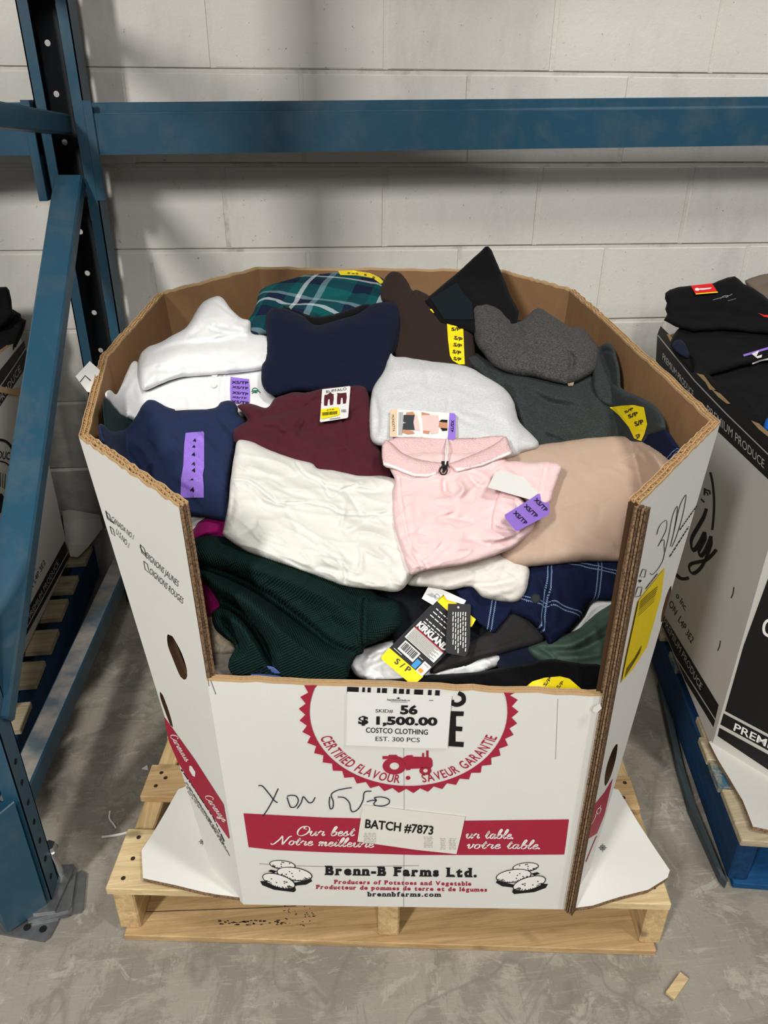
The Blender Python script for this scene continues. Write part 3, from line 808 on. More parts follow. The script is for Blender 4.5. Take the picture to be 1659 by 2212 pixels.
def script(ink, body, p0, p1, xh, m=0, w=None, slant=.28, up=None):
    p0 = np.asarray(p0, float); p1 = np.asarray(p1, float); d = p1-p0; L = np.hypot(*d); dx = d/L; u = np.array((dx[1], -dx[0])) if up is None else np.asarray(up, float)
    adv = {'O': 1.75, 'N': 2.0, 'C': 1.4, ' ': .75, 'm': 1.3, 'i': .58, 'l': .6, '.': .4, 't': .72, 'e': .82, 's': .78, 'r': .98, 'u': 1.18, 'o': .92, 'b': .92, 'a': 1.05, 'v': .92, 'n': .9, 'y': .95}
    tot = sum(adv[c] for c in body); x = 0; sx = L/tot; w = w or xh*.24
    for c in body:
        for st in SC.get(c, []):
            P = [p0+dx*((x+a+slant*b)*sx)+u*(b*xh) for a, b in st]
            ink.line(P, w, m, True, (math.radians(20)+math.atan2(dx[1], dx[0]), .38))
        x += adv[c]

# ---- seal, banner and other print on the front
cen = FRONT(np.array([(882, 1547)]))[0]
e1 = RING_B[9]-RING_B[0]; e1 = e1/np.linalg.norm(e1); e2 = np.cross(FRONT.n, e1); e2 = e2 if e2[2] > 0 else -e2
def topx(P):
    d = np.asarray(P)-CAM; z = d@FW; return np.column_stack([W/2+FPX*(d@RT)/z, H/2-FPX*(d@UP)/z])
def seal(a, r): return topx(cen+e1*r*math.cos(a)+e2*r*math.sin(a))[0]
ca, cb = np.array((455., 1467)), np.array((1303., 1500))
cuty = lambda x: ca[1]+(cb[1]-ca[1])*(x-ca[0])/(cb[0]-ca[0])+4.5
k = Ink(); N = 44; Ro, Ri, Rin = .1605, .151, .1445
def s_in(a): return seal(a, Rin)
pts = []
tooth = 2*math.pi/N
outer = []
for i in range(N):
    a = -math.pi+i*tooth
    outer.append((a, Ri)); outer.append((a+tooth/2, Ro))
for i in range(len(outer)):
    a0, r0 = outer[i]; a1, r1 = outer[(i+1) % len(outer)]
    if a1 < a0: a1 += 2*math.pi
    q = [seal(a0, r0), seal(a1, r1), seal(a1, Rin), seal(a0, Rin)]
    if min(p_[1]-cuty(p_[0]) for p_ in q) > 0: k.tri(q, [(0, 1, 2, 3)])
    else:
        cl = [p_ for p_ in q if p_[1] > cuty(p_[0])]
        if len(cl) >= 2:
            q2 = [np.array((p_[0], max(p_[1], cuty(p_[0])))) for p_ in q]; k.tri(q2, [(0, 1, 2, 3)])
arc = lambda a, h: seal(a, .1388-.0185*h)
k.arc_text('CERTIFIED FLAVOUR', arc, math.radians(-161), math.radians(-94.5), 0, .012)
k.arc_text('SAVEUR GARANTIE', arc, math.radians(-79.5), math.radians(-16.5), 0, .012)
k.poly([seal(math.radians(-89)+0, .127)+np.array((5.0*math.cos(t), 4.4*math.sin(t))) for t in np.linspace(0, 6.28, 16, False)])
# tractor
tr = lambda pts: [(630+x/4.608, 1470+y/4.608) for x, y in pts]
k.poly(tr([(903, 752), (962, 752), (966, 740), (1045, 740), (1050, 752), (1088, 765), (1105, 772), (1148, 745), (1203, 743), (1206, 758), (1298, 760), (1298, 722), (1318, 722), (1318, 762), (1340, 762), (1338, 697), (1362, 697), (1362, 764), (1388, 772), (1402, 800), (1403, 850), (1385, 876), (1330, 872), (1275, 876), (1180, 880), (1180, 892), (1138, 894), (1136, 850), (1110, 800), (1060, 775), (1000, 772), (946, 783), (905, 784)]))
def wheel(cx, cy, rx, ry, hx, hy):
    k.poly(tr([(cx+rx*math.cos(t), cy+ry*math.sin(t)) for t in np.linspace(0, 6.28, 28, False)]), 0, 0, [tr([(cx+hx*math.cos(t), cy+hy*math.sin(t)) for t in np.linspace(0, 6.28, 18, False)])])
wheel(1022, 852, 117, 84, 48, 36); wheel(1331, 898, 60, 43, 24, 19)
k.build('printed_seal', FRONT, .0012, I_RED, front)
# big black lettering cut off by the rim: lower bits of the word, S and E
k = Ink()
for x0, x1, parts in ((750, 775, [(0, 1)]), (783, 801, [(0, .3), (.62, 1)]), (815, 836, [(0, .32), (.5, 1)]), (850, 885, [(0, .2), (.35, .65), (.8, 1)]), (895, 914, [(0, 1)]), (925, 950, [(0, .3), (.62, 1)])):
    for a, b in parts:
        xa, xb = x0+(x1-x0)*a, x0+(x1-x0)*b; k.poly([(xa, cuty(xa)+.5), (xb, cuty(xb)+.5), (xb-1, 1502+(xb-750)*.035), (xa-1, 1494+4+(xa-750)*.035)])
k.line([(976, 1512), (978, 1520), (990, 1522), (1001, 1515), (1000, 1503), (990, 1497)], 9.5)
k.poly([(974, 1536), (1002, 1537), (1001, 1547), (985, 1547), (985, 1569), (999, 1570), (998, 1580), (984, 1579), (984, 1602), (1002, 1603), (1001, 1614), (969, 1612)])
k.build('block_lettering', FRONT, .001, I_BLK, front)
# banner
k = Ink(); k.poly([(526, 1757), (700, 1766), (1000, 1773), (1229, 1770), (1224, 1810), (1219, 1846), (1100, 1847), (900, 1847), (700, 1841), (590, 1836), (537, 1830)], 0, 0)
bn = k.build('printed_banner', FRONT, .0008, I_RED, front)
k = Ink(); script(k, 'Our best', (638, 1805), (764, 1806), 10.5, 0, 3.4)
script(k, 'Notre meilleure', (590, 1824), (806, 1831), 10, 0, 3.2)
script(k, 'ur table.', (1004, 1811), (1110, 1812), 10.5, 0, 3.4); script(k, 'votre table.', (1006, 1833), (1168, 1834), 10, 0, 3.2)
k.build('script_lettering', FRONT, .0014, I_WHT, bn)
# farm name
def slab(k, body, p0, p1, cap, bold=.035, m=0):
    """heavy slab-serif line: bold letters with feet on their stems"""
    p0 = np.asarray(p0, float); p1 = np.asarray(p1, float); d = p1-p0; L = np.hypot(*d); dx = d/L; u = np.array((dx[1], -dx[0]))*cap
    ws = [glyphs(c, bold)[2] if c != ' ' else .42 for c in body]; gap = .17; tot = sum(ws)+gap*(len(body)-1); sx = L/tot; x = 0
    for c, w in zip(body, ws):
        if c != ' ':
            V, Fc, _ = glyphs(c, bold)
            P = lambda A: np.array([p0+dx*((x+a)*sx)+u*b for a, b in A])
            k.tri(P(V), Fc, m)
            if c in 'BFrnmLtdPpifhlbukDTE':
                for lev, side in ((V[:, 1].min(), 0), (V[:, 1].max(), 1)):
                    if side and c in 'rnmtu': continue
                    xs = np.sort(V[np.abs(V[:, 1]-lev) < .05, 0]); st = [xs[0]]; en = []
                    for q in range(1, len(xs)):
                        if xs[q]-xs[q-1] > .30: en.append(xs[q-1]); st.append(xs[q])
                    en.append(xs[-1])
                    for a_, b_ in zip(st, en):
                        y0, y1 = (lev, lev+.13) if not side else (lev-.13, lev)
                        if side: b_ = min(b_, a_+.22)
                        k.tri(P([(a_-.09, y0), (b_+.09, y0), (b_+.09, y1), (a_-.09, y1)]), [(0, 1, 2, 3)], m)
        x += w+gap
k = Ink(); slab(k, 'Brenn-B Farms Ltd.', (703, 1889), (1030, 1894), 18.5, .055)
slab(k, 'brennbfarms.com', (794, 1936), (952, 1937), 9.5, .035)
k.build('farm_name', FRONT, .001, I_BLK, front)
k = Ink(); slab(k, 'Producers of Potatoes and Vegetable', (722, 1909), (1018, 1913), 8.5, .04); slab(k, 'Producteur de pommes de terre et de légumes', (683, 1920), (1052, 1926), 8.5, .04)
k.build('red_lettering', FRONT, .001, I_RED, front)
# potatoes
def potatoes(name, f):
    k = Ink(); E_ = lambda cx, cy, rx, ry, rot, n=30: [f(cx+rx*math.cos(t)*math.cos(rot)-ry*math.sin(t)*math.sin(rot), cy+rx*math.cos(t)*math.sin(rot)+ry*math.sin(t)*math.cos(rot)) for t in np.linspace(0, 6.28, n, False)]
    R = random.Random(2)
    k.poly([f(*q) for q in ((192, 1030), (270, 1030), (540, 1090), (550, 1120), (530, 1140), (330, 1115), (215, 1070))], 1)
    k.poly([f(*q) for q in ((470, 1060), (700, 1010), (712, 1030), (650, 1065), (540, 1075))], 1)
    k.poly([f(*q) for q in ((270, 930), (300, 915), (360, 930), (330, 950))], 1)
    for cx, cy, rx, ry, rot in ((415, 868, 132, 46, .12), (535, 955, 180, 66, .16), (380, 1022, 172, 66, .30)):
        base = len(k.f); k.poly(E_(cx, cy, rx, ry, rot), 1); k.poly(E_(cx, cy-1, rx-10, ry-8, rot), 0)
        for i in range(15):
            t = .25+2.5*i/15+R.uniform(-.05, .05); q0 = E_(cx, cy, rx-8, ry-7, rot, 1); 
            pt = lambda r_: f(cx+(rx*r_)*math.cos(t)*math.cos(rot)-ry*r_*math.sin(t)*math.sin(rot), cy+rx*r_*math.cos(t)*math.sin(rot)+ry*r_*math.sin(t)*math.cos(rot))
            k.line([pt(.97), pt(R.uniform(.60, .82))], 1.6, 1)
        for i in range(6):
            t, r_ = R.uniform(0, 6.28), R.uniform(.2, .75); c_ = f(cx+rx*r_*math.cos(t), cy+ry*r_*math.sin(t)); k.line([c_, (c_[0]+2.6, c_[1]+.6)], 2, 1)
    # separate layers so that overlapping outlines read in order
    return k.build(name, Stack(k, FRONT), 0, [I_WHT, I_BLK], front)
class Stack:
    """lays successive ink shapes a hair above one another"""
    def __init__(s, ink, base):
        s.base = base; lay = np.zeros(len(ink.v)); c = 0; last = None; ids = {}
        comp = -1; prev = None
        for f, m in zip(ink.f, ink.m):
            k0 = min(f)
            if prev is None or k0 > prev: comp += 1
            prev = max(max(f), prev if prev is not None else 0)
            for i in f: lay[i] = comp
        s.l = lay
    def __call__(s, P, off=0.0):
        d = s.base(P, .0009); n = s.base.n if hasattr(s.base, 'n') else np.array((0, 0, 1.)); return d+np.outer(s.l*.00003, n)
potatoes('potato_drawing', lambda x, y: (520+x/4.608, 1680+y/4.608))
potatoes('potato_drawing', lambda x, y: (1071+(712-x)/4.608*1.0+0, 1683+y/4.608+ (712-x)*.006))
# marker handwriting
k = Ink(); hw = lambda pts: [(520+x/4.608, 1680+y/4.608) for x, y in pts]
for st in ([(175, 80), (215, 85), (280, 160), (330, 225), (365, 250)], [(372, 108), (330, 200), (270, 310), (220, 382)], [(460, 195), (480, 260), (500, 295), (545, 285), (572, 230), (550, 185), (500, 175), (460, 185)],
           [(560, 308), (600, 250), (620, 190), (650, 220), (680, 250), (715, 240), (740, 195)], [(885, 190), (880, 250), (890, 308), (915, 300), (920, 240), (900, 170), (950, 130), (1040, 108), (1105, 100)],
           [(965, 192), (1030, 200), (1080, 250), (1095, 320), (1120, 340), (1170, 310), (1215, 230), (1232, 145), (1300, 135)], [(1255, 240), (1310, 225), (1350, 225), (1330, 200), (1400, 192), (1470, 215), (1475, 255), (1420, 280), (1340, 278), (1325, 255), (1350, 228)]):
    k.line(hw(st), 2.3)
k.build('marker_writing', FRONT, .0015, I_PEN, front)
# tape seam on the front, crease lines
k = Ink(); k.line([(560, 1866), (700, 1872), (905, 1870)], .9); k.line([(872, 1616), (873, 1750), (872, 1960)], .8); k.line([(1205, 1510), (1200, 1640)], .8); k.line([(455, 1470), (466, 1500)], 1.6)
k.build('board_crease', FRONT, .0007, I_GRY, front)
# taped paper sheets
ps = patch('price_sheet', [[(750, 1494), (850, 1498), (976, 1504), (967, 1610), (968, 1617), (900, 1616), (783, 1611), (748, 1610)]], FRONT, .003, PAPER, binr, 0, .0009)
k = Ink(); T = lambda x, y: (630+x/4.608, 1470+y/4.608)
k.text('SKID#', T(834, 318), T(1008, 322), 7.6, 0, 0); k.text('56', T(1080, 332), T(1253, 334), 18.5, 0, .045); k.text('$ 1,500.00', T(662, 432), T(1450, 446), 17, 0, .045)
k.text('COSTCO CLOTHING', T(738, 518), T(1355, 540), 11.5, 0, .012); k.text('EST. 300 PCS', T(834, 601), T(1274, 614), 9.8, 0, 0)
k.text('liquidationDeals.ca', T(950, 198), T(1176, 205), 3.4, 0, .02)
lf = [(1062, 165), (1068, 172), (1078, 172), (1074, 180), (1066, 184), (1058, 184), (1048, 180), (1044, 172), (1056, 172)]; k.poly([T(*q) for q in lf])
k.line([T(985, 212), T(1150, 216)], .9, 0, False); k.line([T(1368, 198), T(1408, 200)], 1.4, 0, False)
k.build('sheet_lettering', FRONT, .0040, I_BLK, ps)
bs = patch('batch_sheet', [[(784, 1738), (880, 1750), (1005, 1764), (996, 1805), (986, 1845), (900, 1836), (830, 1826), (772, 1818)]], FRONT, .003, I_PAPER2, binr, 0, .0009)
k = Ink(); k.text('BATCH #7873', (788, 1788), (935, 1803), 19, 0, .022); k.build('sheet_lettering', FRONT, .0040, I_BLK, bs)
k = Ink()
R = random.Random(5)
for x0, x1, y0 in ((785, 812, 1800), (915, 935, 1808), (950, 962, 1812), (968, 985, 1812)):
    for i in range(7):
        y = y0+i*3.6; a_ = x0+R.uniform(0, 3); 
        while a_ < x1: b_ = a_+R.uniform(2, 7); k.line([(a_, y), (min(b_, x1), y+.4)], 1.5, 0, False); a_ = b_+R.uniform(1, 3)
k.build('show_through_print', FRONT, .0038, m_ink('faint_print', (176, 173, 168)), bs)
# torn white curl near the right corner
patch('torn_curl', [[(1282, 1528), (1296, 1520), (1300, 1530), (1290, 1540), (1280, 1536)]], FRONT, .012, WHITE_BD, front, 0, .002)
# ---- left panel print
k = Ink()
def vtext(body, a, b, up, bold=0.0): k.text(body, a, b, 1, 0, bold-.006, 0, up)
vtext('CANADA NO.1', (240, 1125), (287, 1166), (2, -11)); vtext('U.S.NO.1', (250, 1152), (277, 1184), (2, -11))
vtext('OIGNONS JAUNES', (313, 1203), (384, 1268), (2.5, -12.5)); vtext('OIGNONS ROUGES', (322, 1238), (394, 1305), (2.5, -12.5))
for bx in ([(228, 1105), (236, 1112), (240, 1128), (232, 1121)], [(237, 1137), (244, 1143), (248, 1158), (241, 1152)], [(302, 1176), (311, 1185), (316, 1203), (306, 1194)], [(310, 1212), (318, 1219), (322, 1238), (313, 1230)]):
    k.line(bx, 1.1, 0, False, closed=True)
k.line([(228, 1103), (233, 1118), (247, 1132)], 1.4); k.line([(302, 1180), (308, 1192), (318, 1200)], 1.4)
R = random.Random(21)
for P_, w_ in (([(402, 1690), (432, 1738), (472, 1800), (497, 1852)], .9), ([(391, 1662), (421, 1706), (460, 1765), (484, 1818)], 1.8), ([(399, 1690), (440, 1752), (484, 1824)], .8), ([(402, 1700), (443, 1760), (487, 1832)], .8), ([(405, 1710), (446, 1768), (490, 1840)], .8)):
    L = resample(P_, 3, False); q = 0
    while q < len(L)-3: e_ = min(len(L)-1, q+R.randint(2, 6)); k.line(L[q:e_+1], w_*R.uniform(.8, 1.2), 0, False); q = e_+1
k.build('panel_lettering', LEFTP, .0010, I_BLK, left)
k = Ink(); k.poly([(354, 1548), (420, 1640), (483, 1738), (496, 1810), (494, 1812), (428, 1718), (384, 1646), (364, 1600)]); lb = k.build('printed_banner', LEFTP, .0008, I_RED, left)
k = Ink(); script(k, 'Careuus', (366, 1588), (401, 1646), 7, 0, 2.0); script(k, 'Careuye', (441, 1720), (482, 1776), 7, 0, 2.0)
k.poly([(409, 1654), (414, 1655), (422, 1668), (421, 1678), (416, 1676), (409, 1664)])
k.build('script_lettering', LEFTP, .0014, I_WHT, lb)
# ---- right panel print and shipping label
k = Ink(); rq = lambda pts: [(1180+x/3.463, 1000+y/3.463) for x, y in pts]
r3 = lambda pts: [(1380+x/3.967, 1040+y/3.967) for x, y in pts]
for st in ([(155, 455), (175, 390), (210, 345), (240, 338), (236, 410), (200, 490), (165, 555), (195, 508), (218, 505), (218, 560), (224, 606)], [(224, 606), (205, 680), (165, 750), (120, 795), (95, 785)],
           [(224, 606), (255, 480), (290, 300), (330, 212), (325, 300), (300, 440), (272, 555)], [(272, 555), (305, 420), (350, 220), (400, 117), (402, 160), (370, 320), (320, 480), (285, 560)]):
    k.line(r3(st), 1.2)
for a_, b_ in (((1000, 500), (1132, 315)), ((925, 700), (1068, 475)), ((745, 940), (835, 825))):
    R = random.Random(a_[0]); t_ = 0
    while t_ < 1: u_ = min(1, t_+R.uniform(.04, .1)); k.line(rq([(a_[0]+(b_[0]-a_[0])*t_, a_[1]+(b_[1]-a_[1])*t_), (a_[0]+(b_[0]-a_[0])*u_, a_[1]+(b_[1]-a_[1])*u_)]), 2.4, 0, False); t_ = u_+.03
for bx in ([(722, 795), (748, 800), (738, 855), (702, 850)], [(686, 928), (718, 930), (705, 995), (664, 1002)]): k.line(rq(bx), 1.4, 0, False, closed=True)
k.line(rq([(690, 880), (710, 880), (700, 890)]), 3)
for i in range(13):
    y = 410+i*160; xx = 757-i*33
    if 520 < y < 2600: k.poly(rq([(xx, y), (xx+9, y), (xx+8, y+9), (xx-1, y+9)]))
k.build('panel_lettering', RIGHTP, .0010, I_BLK, right)
sl = patch('shipping_label', [rq([(887, 785), (860, 1000), (755, 1375), (650, 1540), (565, 1640), (600, 1460), (695, 1025)])], RIGHTP, .003, YELLOW2, binr, 0, .0009)
k = Ink()
for i in range(7):
    o = i*9; k.line(rq([(705-o*.35, 1040+o*2), (760-o*.3, 985+o*2), (835-o*.5, 925+o*2)]), 1.6 if i < 4 else .8, 0, False); k.line(rq([(590+o*.3, 1600-o*1.2), (640+o*.5, 1520-o*1.2), (700+o*.3, 1420-o*1.0)]), 1.6 if i % 2 else .9, 0, False)
k.build('label_print', RIGHTP, .0040, m_ink('olive_label_print', (112, 98, 16)), sl)
k = Ink(); k.poly([(1263, 1765), (1306, 1712), (1324, 1682), (1306, 1760), (1290, 1800), (1262, 1818)]); rbn = k.build('printed_banner', RIGHTP, .0008, I_RED, right)
k = Ink(); script(k, 'Co', (1272, 1788), (1302, 1746), 8, 0, 2.2, .2, (-.9, -.5)); k.build('script_lettering', RIGHTP, .0014, I_WHT, rbn)
k = Ink(); k.line([(1266, 1862), (1285, 1815), (1290, 1806)], 1.6); k.build('fine_print', RIGHTP, .001, I_RED, right)
# paper slip hanging on the outside of the left wall, tape patches on the inner wall
LS = plane3(RING_T[2]+np.array((-.012, 0, 0)), RING_T[1]+np.array((-.012, 0, 0)), RING_T[2]+np.array((-.05, .0, -.3)))
sp = patch('paper_slip', [[(194, 780), (216, 800), (200, 850), (188, 846), (163, 813)]], plane3(aty(194, 780, .42), aty(163, 813, .36), aty(188, 846, .34)), .0, PAPER, binr, 0, .0008)
k = Ink(); k.line([(173, 825), (184, 811), (196, 822)], 2.0, 0, False); k.build('marker_writing', plane3(aty(194, 780, .42), aty(163, 813, .36), aty(188, 846, .34)), .0012, I_PEN, sp)

for k_, poly in ((3, [(246, 753), (253, 740), (270, 721), (273, 729), (256, 750)]), (2, [(203, 876), (208, 850), (221, 793), (227, 797), (219, 836)])):
    pn = [o for o in binr.children if o.name.startswith('side_panel')]
    patch('tape_strip', [poly], plane3(RING_T[k_], RING_T[k_+1], RING_B[k_]), TB+.004, TAPE, binr, 0, .0005)
# ------------------------------------------------------------------ soft goods
def _perm(seed):
    R = np.random.RandomState(seed); p = R.permutation(256); g = R.uniform(0, 2*math.pi, 256); return np.concatenate([p, p]), np.cos(g), np.sin(g)
def perlin(x, y, seed=0):
    p, gx, gy = _perm(seed); xi = np.floor(x).astype(int); yi = np.floor(y).astype(int); xf = x-xi; yf = y-yi
    u = xf**3*(xf*(xf*6-15)+10); v = yf**3*(yf*(yf*6-15)+10)
    def g(ix, iy, dx, dy):
        h = p[(p[ix & 255]+iy) & 255]; return gx[h]*dx+gy[h]*dy
    a = g(xi, yi, xf, yf); b = g(xi+1, yi, xf-1, yf); c = g(xi, yi+1, xf, yf-1); d = g(xi+1, yi+1, xf-1, yf-1)
    return (a+(b-a)*u)+((c+(d-c)*u)-(a+(b-a)*u))*v
YT = np.array([(540, .96), (600, .88), (640, .80), (700, .70), (800, .55), (900, .43), (1000, .33), (1150, .20), (1275, .11), (1400, .04), (1490, -.015), (1560, -.03)])
class Heap:
    """the surface the goods lie on: depth by photograph row, kept inside the carton walls"""
    def __init__(s, table, ring=None): s.t = table; s.ring = ring
    def base(s, P):
        d = rays(P); L = np.linalg.norm(d, axis=1)
        y = np.interp(P[:, 1], s.t[:, 0], s.t[:, 1]); t = (y-CAM[1])/d[:, 1]
        ent = np.full(len(P), .2); ex = np.full(len(P), 9.)
        if s.ring is not None:
            n_ = len(s.ring)
            for k in range(n_):
                A, B = s.ring[k], s.ring[(k+1) % n_]
                n = np.cross(B-A, RING_B[k]-A); n /= np.linalg.norm(n)
                if np.dot(n, CEN-A) < 0: n = -n
                dn = d@n; tt = ((A+n*.023-CAM)@n)/np.where(np.abs(dn) < 1e-6, 1e-6, dn)
                ent = np.where(dn > 1e-6, np.maximum(ent, tt), ent); ex = np.where(dn < -1e-6, np.minimum(ex, tt), ex)
        return d/L[:, None], t*L, ent*L, ex*L
MAIN = Heap(YT, RING_T)
FOLD, WRK, SEAM = 1.7, 1.15, 1.6
class Soft:
    """a piece of clothing: an outline filled to a cushion with rounded edges, folds and wrinkles"""
    def __init__(s, outline, lift, bulge=.016, rad=24, thick=.03, dome=.0, folds=(), wr=(.0016, 34), ang=0, stretch=2.2, seed=1, heap=None, smooth=True, grad=(0, 0), edge=1.1, seams=(), cr=1.0):
        s.out = smoothpoly(outline, 4.0) if smooth else resample(outline, 4.0)
        if edge:
            c = s.out.mean(0); nrm = np.roll(s.out, -1, 0)-np.roll(s.out, 1, 0); nrm = np.column_stack([nrm[:, 1], -nrm[:, 0]])/np.maximum(np.hypot(nrm[:, 0], nrm[:, 1]), 1e-6)[:, None]
            q = np.arange(len(s.out))*4.0; s.out = s.out+nrm*(perlin(q/37., q*0+seed, seed)+.6*perlin(q/13., q*0+3.3, seed))[:, None]*edge
        s.lift, s.b, s.r, s.th, s.dome, s.folds, s.wr, s.ang, s.st, s.seed, s.h, s.grad, s.seams = lift, bulge, rad*.8, thick, dome, folds, wr, ang, stretch, seed, heap or MAIN, grad, seams
        s.c = s.out.mean(0); g = s.out[np.linspace(0, len(s.out)-1, 12).astype(int)]
        xs = np.linspace(s.out[:, 0].min(), s.out[:, 0].max(), 14); ys = np.linspace(s.out[:, 1].min(), s.out[:, 1].max(), 14)
        G = np.array([(a, b) for a in xs for b in ys]); G = G[inside(s.out, G)]; s.dm = segdist(G, s.out, True).max() if len(G) else 20
        # small random creases, sharp on one side and soft on the other
        s.cre = []
        if cr > 0 and wr[0] > 0 and len(G):
            R = np.random.RandomState(seed*13+5); x_, y_ = s.out[:, 0], s.out[:, 1]; ar = abs(np.dot(x_, np.roll(y_, 1))-np.dot(y_, np.roll(x_, 1)))/2
            for q in range(int(cr*ar/3600)+2):
                p0 = G[R.randint(len(G))]; a_ = ang+R.normal(0, .55); L_ = R.uniform(18, 60)+.12*math.sqrt(ar); bend = R.normal(0, .5)
                pts = [p0]
                for i in range(4): a_ += bend*.35; p0 = p0+np.array((math.cos(a_), math.sin(a_)))*L_/4; pts.append(p0)
                s.cre.append((pts, R.choice((-1, 1))*R.uniform(.35, 1.0)*min(.0042, 1.5*wr[0]+.0006)*min(1, cr+.2), R.uniform(3.5, 9), R.uniform(-.65, .65)))
    def height(s, P, d=None):
        P = np.asarray(P, float)
        if d is None:
            d = segdist(P, s.out, True); d = np.where(inside(s.out, P), d, 0)
        u = np.clip(d/s.r, 0, 1); prof = np.sqrt(np.maximum(0, 1-(1-u)**2)); w = np.clip(d/(.5*s.r), 0, 1); w = w*w*(3-2*w)
        h = s.b*prof
        if s.dome: q = np.clip(d/s.dm, 0, 1); h = h+s.dome*q*(2-q)
        for f in list(s.folds)+s.cre:
            line, amp, wid = f[0], f[1], f[2]; asym = f[3] if len(f) > 3 else 0
            L = smoothpoly(line, 6, False) if len(line) > 2 else resample(line, 6, False)
            ds, t, sg = segdist(P, L, False, True)
            tap = np.sin(np.clip(t, .0, 1)*math.pi)**.6
            ww = wid*np.where(sg > 0, 1+asym, 1-asym) if asym else wid
            h = h+FOLD*amp*np.exp(-(ds/ww)**2)*tap*w
        for L, dep, wid in s.seams:
            ds = segdist(P, smoothpoly(L, 5, False) if len(L) > 2 else resample(L, 5, False)); h = h+SEAM*(-dep*np.exp(-(ds/wid)**2)+.45*dep*np.exp(-((ds-2.2*wid)/(1.2*wid))**2))*w
        if s.wr[0]:
            ca, sa = math.cos(s.ang), math.sin(s.ang); ws = s.wr[1]*1.5; x = (P[:, 0]*ca+P[:, 1]*sa)/(ws*s.st); y = (-P[:, 0]*sa+P[:, 1]*ca)/ws
            wx = perlin(x*.7+5, y*.7, s.seed+9)*.8
            n = perlin(x+wx, y-wx, s.seed); rg = 1-np.abs(perlin(x*1.6-wx, y*1.6+wx, s.seed+4))*2.2
            n2 = perlin(x*3.1, y*3.1+wx, s.seed+2)
            h = h+WRK*s.wr[0]*(n*1.9+1.1*np.maximum(rg, 0)**4+.15*n2)*w
        return h, prof
    def surf(s, P, off=0.0):
        P = np.asarray(P, float); h, _ = s.height(P); D, s0, en, ex = s.h.base(P)
        L = s.lift+s.grad[0]*(P[:, 0]-s.c[0])/100+s.grad[1]*(P[:, 1]-s.c[1])/100
        q = np.minimum(s0-L, ex-s.th*.7-.012)-h; q = np.maximum(q, en)
        return CAM+D*(q-off)[:, None]
    def build(s, name, mat, parent=None, label=None, cat=None, group=None, step=4.0):
        V, Fc = triangulate([s.out], step)
        d = segdist(V, s.out, True); d[d < .05] = 0
        h, prof = s.height(V, d); D, s0, en, ex = s.h.base(V)
        L = s.lift+s.grad[0]*(V[:, 0]-s.c[0])/100+s.grad[1]*(V[:, 1]-s.c[1])/100
        b = np.maximum(np.minimum(s0-L, ex-s.th*.7-.012), en)
        T = CAM+D*np.maximum(b-h, en)[:, None]; B = CAM+D*np.minimum(b+s.th*prof, ex-.006)[:, None]
        n = len(V); rim = d < .05; mp = np.where(rim, np.arange(n), np.arange(n)+n)
        v = np.vstack([T, B]); f = list(Fc)+[tuple(int(mp[i]) for i in q[::-1]) for q in Fc if not (rim[q[0]] and rim[q[1]] and rim[q[2]])]
        used = np.zeros(2*n, bool); 
        for q in f:
            for i in q: used[i] = True
        re = np.cumsum(used)-1; v = v[used]; f = [tuple(int(re[i]) for i in q) for q in f]
        uv = np.column_stack([v[:, 0], v[:, 1]*.82+v[:, 2]*.57])
        o = link(name, v, f, mat, parent, None, True, uv)
        if label: tag(o, label, cat, group)
        s.o = o; return s
    def __call__(s, P, off=0.0): return s.surf(P, off)
def lay(name, polys, S, off, mat, parent, step=5, thick=.0008, fm=None):
    return patch(name, polys, S, off, mat, parent, step, thick, fm)
def repeat_text(body, rows, S, off, mat, parent, bold=.03, name='size_print'):
    k = Ink()
    for p0, p1, cap in rows: k.text(body, p0, p1, cap if np.isscalar(cap) else 1, 0, bold, 0, None if np.isscalar(cap) else cap)
    return k.build(name, S, off, mat, parent)
I_SIZE = m_ink('size_black', (14, 12, 20))
# ---- cloth materials
WAFF = NT('green_waffle_knit')
def _waff():
    t = WAFF; uv = t.node('ShaderNodeTexCoord').outputs['UV']; mp = t.node('ShaderNodeMapping'); t.ln(uv, mp.inputs[0]); mp.inputs['Rotation'].default_value = (0, 0, .5)
    wb = t.noise(t.coord('World'), 9, 2); vm = t.node('ShaderNodeVectorMath', operation='MULTIPLY_ADD'); t.ln(wb, vm.inputs[0]); vm.inputs[1].default_value = (.02, .02, 0); t.ln(mp.outputs[0], vm.inputs[2])
    sp = t.node('ShaderNodeSeparateXYZ'); t.ln(vm.outputs[0], sp.inputs[0]); K = 2*math.pi/.0043
    a = t.math('SINE', t.math('MULTIPLY', sp.outputs[0], K)); b = t.math('SINE', t.math('MULTIPLY', sp.outputs[1], K*1.15)); h = t.math('MULTIPLY', a, b)
    f = t.noise(t.coord('World'), 700, 2)
    c = np.array(lin((25, 49, 45))); col = t.mix(t.math('MULTIPLY_ADD', h, .5, .5), c*.66, c*1.15)
    t.bump(h, .75, .0022); t.bump(f, .25, .001); return t.done(col, .95, .08)
WAFF = _waff()
C_WHITE = m_cloth('off_white_fleece', (220, 219, 212), vary=.02); C_WHITE2 = m_cloth('white_cotton', (232, 232, 232), vary=.02); C_CREAM = m_cloth('cream_fleece', (222, 219, 211), vary=.03)
C_PINK = m_cloth('pale_pink_pique', (234, 203, 202), vary=.03); C_BEIGE = m_cloth('beige_twill', (187, 162, 143), vary=.04, wb=.15)
C_BURG = m_cloth('burgundy_twill', (76, 30, 40), vary=.16, sheen=.3); C_NAVYP = m_cloth('navy_stretch_twill', (34, 45, 76), vary=.07, wb=.12)
